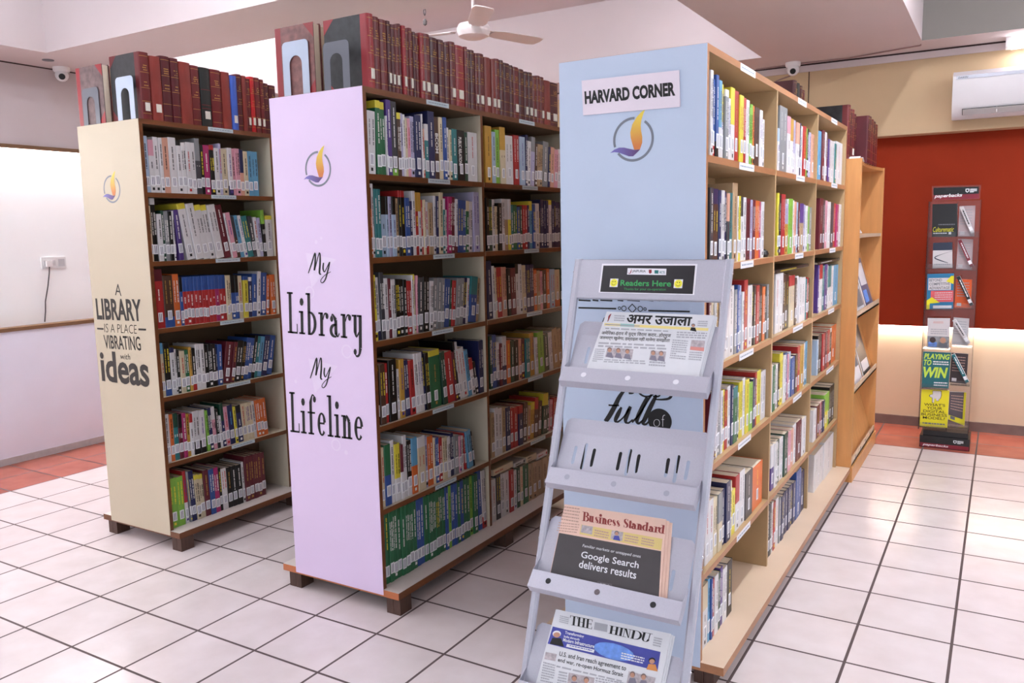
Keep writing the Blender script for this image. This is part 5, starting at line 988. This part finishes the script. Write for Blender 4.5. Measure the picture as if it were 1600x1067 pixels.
FRONT = [((1456, 370), (1496, 369.5), (1496, 318), (1457, 319), BLKC, 'black paperback with yellow script title, topmost front pocket of the clear stand'),
         ((1457, 419), (1488, 418.5), (1488, 378.5), (1458, 379.5), PWH, 'white paperback with navy title band, second front pocket of the clear stand'),
         ((1447.5, 483), (1489, 482.5), (1490.5, 427), (1449, 428), BLC, 'multicoloured paperback in third front pocket of the clear stand'),
         ((1448.5, 543), (1482.5, 545), (1484.5, 497.5), (1449.5, 497), PWH, 'white paperback with photo of people in fourth front pocket of the clear stand'),
         ((1440, 605), (1482, 607), (1486, 551), (1442.5, 549), TEALC, 'teal paperback with lime title in fifth front pocket of the clear stand'),
         ((1437, 665), (1480, 668.5), (1483.5, 610), (1440, 608), YELC, 'yellow paperback with pointing hand, lowest front pocket of the clear stand')]
def pocket_floor(b, z, ua, ub): b = MB(); b.box((ua, ys + .024, z - .004), (ub, ys + .10, z), ACR); b.box((ua, ys + .022, z), (ub, ys + .025, z + .03), ACR); keep(b.build('pocket'), sd)
b = MB()
def paperback(pts, M, label, y, th, group):
    fr = Frame((0, y, 0)); q = fr.pxs(pts); bb = MB(); slab(bb, fr, q, M, -th, th, PAPER); o = tag(bb.build('paperback'), label, 'paperback', group); pocket_floor(b, min(p[1] for p in q) - .0005, 3.632 if q[0][0] < 3.76 else 3.797, 3.784 if q[0][0] < 3.76 else 3.908); return o, fr
for i, (p0, p1, p2, p3, M, lab) in enumerate(FRONT):
    o, fr = paperback((p0, p1, p2, p3), M, lab, ys + .044, .014, 'paperbacks facing forward in the clear stand'); m_ = MB()
    Q = quadmap([fr.px(*p0), fr.px(*p1), fr.px(*p2), fr.px(*p3)]); g = lambda x0, y0, x1, y1: [tuple(Q(*p)) for p in ((x0, y0), (x1, y0), (x1, y1), (x0, y1))]
    t_ = lambda s, x0, y0, x1, y1, M, **k: text(m_, fr, s, g(x0, y0, x1, y1), M, off=.0012, **k)
    if i == 0:
        t_('Culturematic', .04, .15, .86, .30, SMY, shear=.3); scribble(m_, fr, g(.05, .08, .6, .13), 1, PAPER, 2); flat(m_, fr, g(.66, .07, .76, .14), PAPER, .001); scribble(m_, fr, g(.25, .34, .9, .4), 1, GREYINK, 1)
    if i == 1:
        flat(m_, fr, g(0, .70, 1, 1), NAVC, .0008); t_('WELDMENTS', .1, .76, .9, .84, PAPER) if False else scribble(m_, fr, g(.1, .74, .9, .92), 2, PAPER, 4); ribbon(m_, fr, [(*Q(1.0, .66), .001), (*Q(.5, .55), .002), (*Q(.1, .42), .006), (*Q(.4, .3), .006), (*Q(.78, .2), .003)], NAVC, off=.0012); scribble(m_, fr, g(.08, .1, .9, .18), 1, BODY, 1)
    if i == 2:
        flat(m_, fr, g(.05, .54, .9, .88), PWH, .0008); flat(m_, fr, g(.15, .2, 1, .52), PKC, .0008); flat(m_, fr, [tuple(Q(*p)) for p in ((0, 0), (.12, 0), (.12, .16), (.5, .18), (.2, .34), (0, .25))], YELC, .0012); flat(m_, fr, [tuple(Q(*p)) for p in ((.72, .78), (1, .7), (1, .93), (.9, .93))], YELC, .0012); flat(m_, fr, g(.25, .02, .95, .1), PAPER, .0014)
        for s, y0 in (('BEYOND', .78), ('COMPETITIVE', .67), ('ADVANTAGE', .56)): t_(s, .08, y0, .56 if y0 > .7 else .86, y0 + .08, GREYINK, bold=.02)
        scribble(m_, fr, g(.3, .24, .95, .48), 4, PWH, 1, .35, off=.0012)
    if i == 3:
        flat(m_, fr, g(0, .02, 1, .40), mat('cover_grey_photo', (.55, .56, .58), .4, .3, 60), .0008); scribble(m_, fr, g(.15, .45, .9, .66), 3, BODY, 2, .5); t_('ASSESS', .25, .83, .7, .9, PINKH)
        for x, M2 in ((.25, BLUEL), (.72, GREYINK)): flat(m_, fr, [tuple(Q(x + .14*math.cos(a*.6), .27 + .1*math.sin(a*.6))) for a in range(11)], SKIN if x > .5 else BRC, .0012); flat(m_, fr, g(x - .2, .04, x + .2, .2), M2, .0010)
    if i == 4:
        for s, x0, y0, x1, y1, bd in (('PLAYING', .04, .80, .97, .95, .03), ('TO', .04, .62, .32, .78, .03), ('WIN', .03, .28, .93, .58, .04)): t_(s, x0, y0, x1, y1, LMP, bold=bd, shear=.2)
        scribble(m_, fr, g(.38, .63, .95, .76), 2, PAPER, 2, .5); scribble(m_, fr, g(.45, .04, .95, .18), 2, PAPER, 3, .5)
    if i == 5:
        for s, y0, w0 in (("WHAT'S", .56, .12), ('YOUR', .47, .22), ('DIGITAL', .38, .1), ('BUSINESS', .29, .04), ('MODEL?', .20, .1)): t_(s, w0, y0, 1 - w0, y0 + .072, INK, bold=.008)
        hand = [(.40, .98), (.72, .98), (.74, .86), (.70, .76), (.66, .76), (.64, .70), (.56, .70), (.54, .76), (.48, .76), (.46, .64), (.40, .64), (.39, .78), (.28, .82), (.30, .86), (.40, .88)]
        flat(m_, fr, [tuple(Q(*p)) for p in hand], INK, .0008); flat(m_, fr, [tuple(Q(.54 + (x - .54) * .9, .82 + (y - .82) * .93)) for x, y in hand], PWH, .0012); scribble(m_, fr, g(.1, .05, .9, .12), 1, GREYINK, 1)
    m_.build('cover_print', o, fix=False)
SIDE = [((1497, 369), (1522, 369), (1524, 321), (1499, 322), CYAN), ((1494, 420), (1518.5, 421), (1520.5, 374), (1497, 373), CYAN), ((1491.5, 480), (1517, 481), (1519, 436.5), (1494, 436), ORC),
        ((1487, 538), (1512, 540), (1514.5, 498), (1490, 496), PWH), ((1483.5, 597), (1510, 600), (1513, 553), (1487, 551), BRC), ((1481.5, 655), (1507, 665), (1510, 613), (1484, 612), YELC)]
for i, s in enumerate(SIDE):
    nm = ('grey pink', 'dusty pink', 'orange', 'off white', 'dark brown', 'yellow')[i]
    o, fr = paperback(s[:4], s[4], f'{nm} paperback back cover in {ORD[i]} right hand pocket down the clear stand', ys + .085, .012, 'paperbacks in the right hand pockets'); m_ = MB()
    Q = quadmap([fr.px(*p) for p in s[:4]]); g = lambda x0, y0, x1, y1: [tuple(Q(*p)) for p in ((x0, y0), (x1, y0), (x1, y1), (x0, y1))]
    if i == 5: flat(m_, fr, g(.0, .17, .86, 1), mat('cover_grey_panel', (.33, .29, .31), .4), .0008)
    scribble(m_, fr, g(.1, .35, .85, .9), 6, BODY if i not in (4, 5) else BODYP, i, .3, off=.0012); flat(m_, fr, g(.12, .05, .4, .16), PWH if i != 5 else GREYINK, .0012); m_.build('cover_print', o, fix=False)
for i, (p0, p1, M, nm) in enumerate((((1502, 323), (1519.5, 368), PWH, 'off white'), ((1499.5, 375), (1518.5, 419), CRIM, 'dark red'), ((1497, 432), (1518, 483), BLKC, 'black'), ((1490.5, 500), (1513, 546), PWH, 'cream white'), ((1489, 554), (1511, 608), TEALC, 'teal'))):
    fr = Frame((0, ys + .030, 0)); a, c_ = Vector(fr.px(*p0)), Vector(fr.px(*p1)) ; c_.y = max(c_.y, min(Frame((0, ys + .085, 0)).px(*t)[1] for t in SIDE[i][:4]) + .020); d = (a - c_).normalized(); nn = Vector((-d.y, d.x)) * .010; m_ = MB()
    slab(m_, fr, [tuple(c_ + nn), tuple(c_ - nn), tuple(a - nn), tuple(a + nn)], M, -.035, .035, PAPER); o = tag(m_.build('slim_paperback'), f'{nm} slim paperback leaning diagonally in {ORD[i]} right hand pocket', 'paperback', 'slim books leaning in the clear stand')
    m_ = MB(); e1 = c_ + d * .018; slab(m_, fr, [tuple(e1 + nn*.9), tuple(e1 - nn*.9), tuple(e1 - nn*.9 + d*.025), tuple(e1 + nn*.9 + d*.025)], STICK, .0004, .0006)
    e2 = c_ + d * .06; L_ = (a - c_).length - .08; scribble(m_, fr, [tuple(e2 - nn*.4), tuple(e2 - nn*.4 + d * L_), tuple(e2 + nn*.4 + d * L_), tuple(e2 + nn*.4)], 1, INK if M is PWH else PAPER, i, .8); m_.build('spine_print', o, fix=False)

# ---------------------------------------------------------------- air conditioner, cameras, fan, socket and cables
ac = empty('air_conditioner', (4.145, YU, 2.27), 'white split air conditioner mounted high on the cream back wall', 'air conditioner')
x0, x1, za, zb = 3.715, 4.575, 2.125, 2.42; b = MB()
pr = [(YU, za + .01), (YU - .13, za), (YU - .165, za + .025), (YU - .195, za + .08), (YU - .205, za + .16), (YU - .200, zb - .03), (YU - .165, zb), (YU, zb)]
b.prism(pr, 'x', x0, x1, mat('air_conditioner_white', (.80, .78, .79), .35, .01, 10)); keep(b.build('body', None, True), ac)
af = Frame((x0, YU - .2035, 0)); b = MB(); slab(b, af, rq(.018, zb - .052, .842, zb - .03), mat('silver_trim_strip', (.58, .58, .62), .3, metal=.3), -.002, .004); tr_ = keep(b.build('trim_strip'), ac)
b = MB(); text(b, af, 'DAIKIN', rq(.03, zb - .047, .085, zb - .036), INK, bold=.02, shear=.2, off=.0028); keep(b.build('brand_lettering', fix=False), tr_)
b = MB(); b.prism([(YU - .200, za + .058), (YU - .176, za + .022), (YU - .150, za + .022), (YU - .150, za + .058)], 'x', x0 + .06, x1 - .06, BLACKP); vt = keep(b.build('air_outlet'), ac)
b = MB(); b.prism([(YU - .206, za + .050), (YU - .182, za + .018), (YU - .180, za + .022), (YU - .204, za + .054)], 'x', x0 + .064, x1 - .064, mat('grey_louvre', (.62, .60, .60), .4)); keep(b.build('louvre'), vt)
b = MB()
for k in range(4): b.box((x0 + .25 + k * .17, YU - .2, za + .024), (x0 + .254 + k * .17, YU - .17, za + .056), WHITEP)
keep(b.build('vane'), vt)
def dome(x, y, label):
    r = empty('security_camera', (x, y, ZS), label, 'security camera', 'white dome security cameras')
    b = MB(); b.lathe((0, 0, 0), [(.0, 0), (.052, 0), (.052, -.022), (.046, -.03), (.0, -.03)], WHITEP); b.build('mount', r, True)
    d = (CAM - Vector((x, y, ZS - .06))).normalized(); d = Vector((d.x, d.y, d.z - .12)).normalized()
    b = MB(); b.lathe((0, 0, -.05), [(.0, -.042)] + [(.042 * math.sin(t), -.042 * math.cos(t)) for t in (.4, .8, 1.2, 1.6, 2.0, 2.4)] + [(0, .03)], WHITEP); h = b.build('camera_ball', r, True)
    b = MB(); c_ = Vector((0, 0, -.055)); b.cyl(c_ + d * .030, c_ + d * .046, .021, .019, BLACKP, 18); b.build('lens', h)
dome(-1.43, 1.16, 'white dome security camera under the ceiling near the left wall'); dome(2.70, 4.02, 'white dome security camera by the back wall above the bookcases')
FANM = mat('white_fan_enamel', (.83, .79, .79), .3, .02, 10)
fx, fy, fz = .93, 2.60, 2.80
fan = empty('ceiling_fan', (fx, fy, fz), 'white three blade ceiling fan hanging behind the lilac bookcase', 'ceiling fan')
b = MB(); b.lathe((0, 0, 0), [(0, -.055), (.06, -.055), (.10, -.04), (.112, -.012), (.112, .012), (.10, .036), (.05, .05), (.022, .06), (0, .06)], FANM, 28); b.build('motor', fan, True)
b = MB(); b.cyl((0, 0, .05), (0, 0, ZC - fz), .011, .011, FANM, 12); b.lathe((0, 0, ZC - fz), [(0, 0), (.055, 0), (.045, -.04), (.02, -.07), (0, -.07)], FANM); b.build('downrod', fan, True)
for ang in (70, 190, 310):
    T = Matrix.Rotation(math.radians(ang), 4, 'Z') @ Matrix.Rotation(math.radians(-9), 4, 'X'); b = MB()
    pr = [(.15, -.045), (.22, -.06), (.52, -.068), (.575, -.055), (.585, 0), (.575, .055), (.52, .068), (.22, .06), (.15, .045)]
    b.prism(pr, 'z', -.003, .003, FANM, T); bl_ = b.build('blade', fan)
    b = MB(); b.prism([(.08, -.025), (.21, -.035), (.21, .035), (.08, .025)], 'z', .0032, .007, FANM, T); b.build('blade_arm', bl_)
CHAIN = mat('dull_chain_metal', (.34, .31, .31), .5, metal=.6); hk = empty('hanging_chain', (.826, 2.2, ZC), 'short dull metal chain hanging from the ceiling recess', 'chain'); b = MB()
for k in range(9):
    z = -.02 - k * .036; pts = [(.010 * math.cos(t) if k % 2 else 0, 0 if k % 2 else .010 * math.cos(t), z + .023 * math.sin(t)) for t in [i * .7854 for i in range(9)]]; b.tube(pts, .0034, CHAIN, 6)
b.cyl((0, 0, 0), (0, 0, -.012), .012, .008, CHAIN, 10); b.build('links', hk, True)
b = MB(); b.lathe((0, 0, -.375), [(0, -.02), (.012, -.012), (.014, .008), (.006, .022), (0, .024)], CHAIN, 12); b.build('end_weight', hk, True)
fl = empty('flood_light', (4.10, 4.20, ZS), 'white flood lamp fixed at the ceiling above the air conditioner', 'lamp'); fl.location = (4.11, 4.06, ZS - .001)
b = MB(); b.box((-.115, -.05, -.062), (.115, .05, 0), WHITEP); hs_ = b.build('housing', fl)
b = MB(); b.box((-.085, -.054, -.066), (.10, .03, -.012), emit('lit_flood_glass', (1, .97, 1), 4.5)); b.build('glass', fl)
b = MB(); b.tube([(-.03 + .012 * math.cos(t), -.045, -.068 + .010 * math.sin(t)) for t in (3.1, 3.9, 4.7, 5.5, 6.3)], .002, WHITEP, 6); b.build('pull_ring', hs_)
so = empty('wall_socket', (-1.60, 1.08, 1.31), 'white wall socket plate on the bright recessed left wall', 'socket'); b = MB()
b.box((-.0, -.085, -.04), (.010, .085, .04), mat('socket_white', (.82, .82, .83), .4)); pl_ = keep(b.build('plate'), so); pl_.matrix_parent_inverse = Matrix()
b = MB()
for y in (-.06, -.03, .0): b.box((.010, y - .009, -.018), (.013, y + .009, .018), mat('socket_grey', (.70, .70, .72), .4))
b.build('switch', pl_)
b = MB(); b.box((.010, .03, -.025), (.012, .075, .025), mat('socket_grey', (0, 0, 0), .4)); b.build('outlet', pl_)
b = MB(); pts = [(-1.577, 1.04, 1.30), (-1.572, 1.03, 1.24), (-1.577, 1.015, 1.15), (-1.580, .99, 1.05), (-1.582, .985, .98), (-1.585, .975, .91)]; b.tube(pts, .004, mat('dark_flex', (.22, .20, .22), .5), 6)
b.box((-1.588, 1.02, 1.285), (-1.572, 1.06, 1.325), WHITEP); tag(b.build('power_cord', None, True), 'thin dark cord plugged into the left wall socket and hanging down', 'cord')
WIRE = mat('pinkish_cable', (.58, .47, .47), .6)
b = MB(); b.tube([(3.52, 3.79, ZS + .25), (3.53, 3.795, ZS + .04), (3.52, 3.93, ZS - .004), (3.06, 4.07, ZS - .006), (2.75, 4.06, ZS - .006), (2.42, 4.10, ZS - .005)], .0045, WIRE, 6); tag(b.build('ceiling_cable', None, True), 'thin cable stapled along the ceiling towards the back wall camera', 'cable')
b = MB(); b.tube([(2.66, YU - .004, ZS - .07), (2.58, YU - .006, ZS - .09), (2.50, YU - .004, ZS - .12)], .004, WIRE, 6); tag(b.build('camera_cable', None, True), 'short loose cable beside the back wall camera', 'cable')
b = MB(); b.lathe((3.24, 1.034, SHELVES['R'][1] + .0005), [(0, 0), (.034, 0), (.038, .010), (.034, .022), (.020, .031), (0, .034)], BLACKP, 20); tag(b.build('paperweight', None, True), 'small rounded black object at the end of books in the near bay', 'paperweight')
b = MB(); b.cyl((-1.27, .98, ZS - .004), (-1.27, .98, ZS), .035, .035, GREYINK, 18); tag(b.build('ceiling_fitting'), 'small round grey cap on the ceiling near the left camera', 'ceiling fitting')
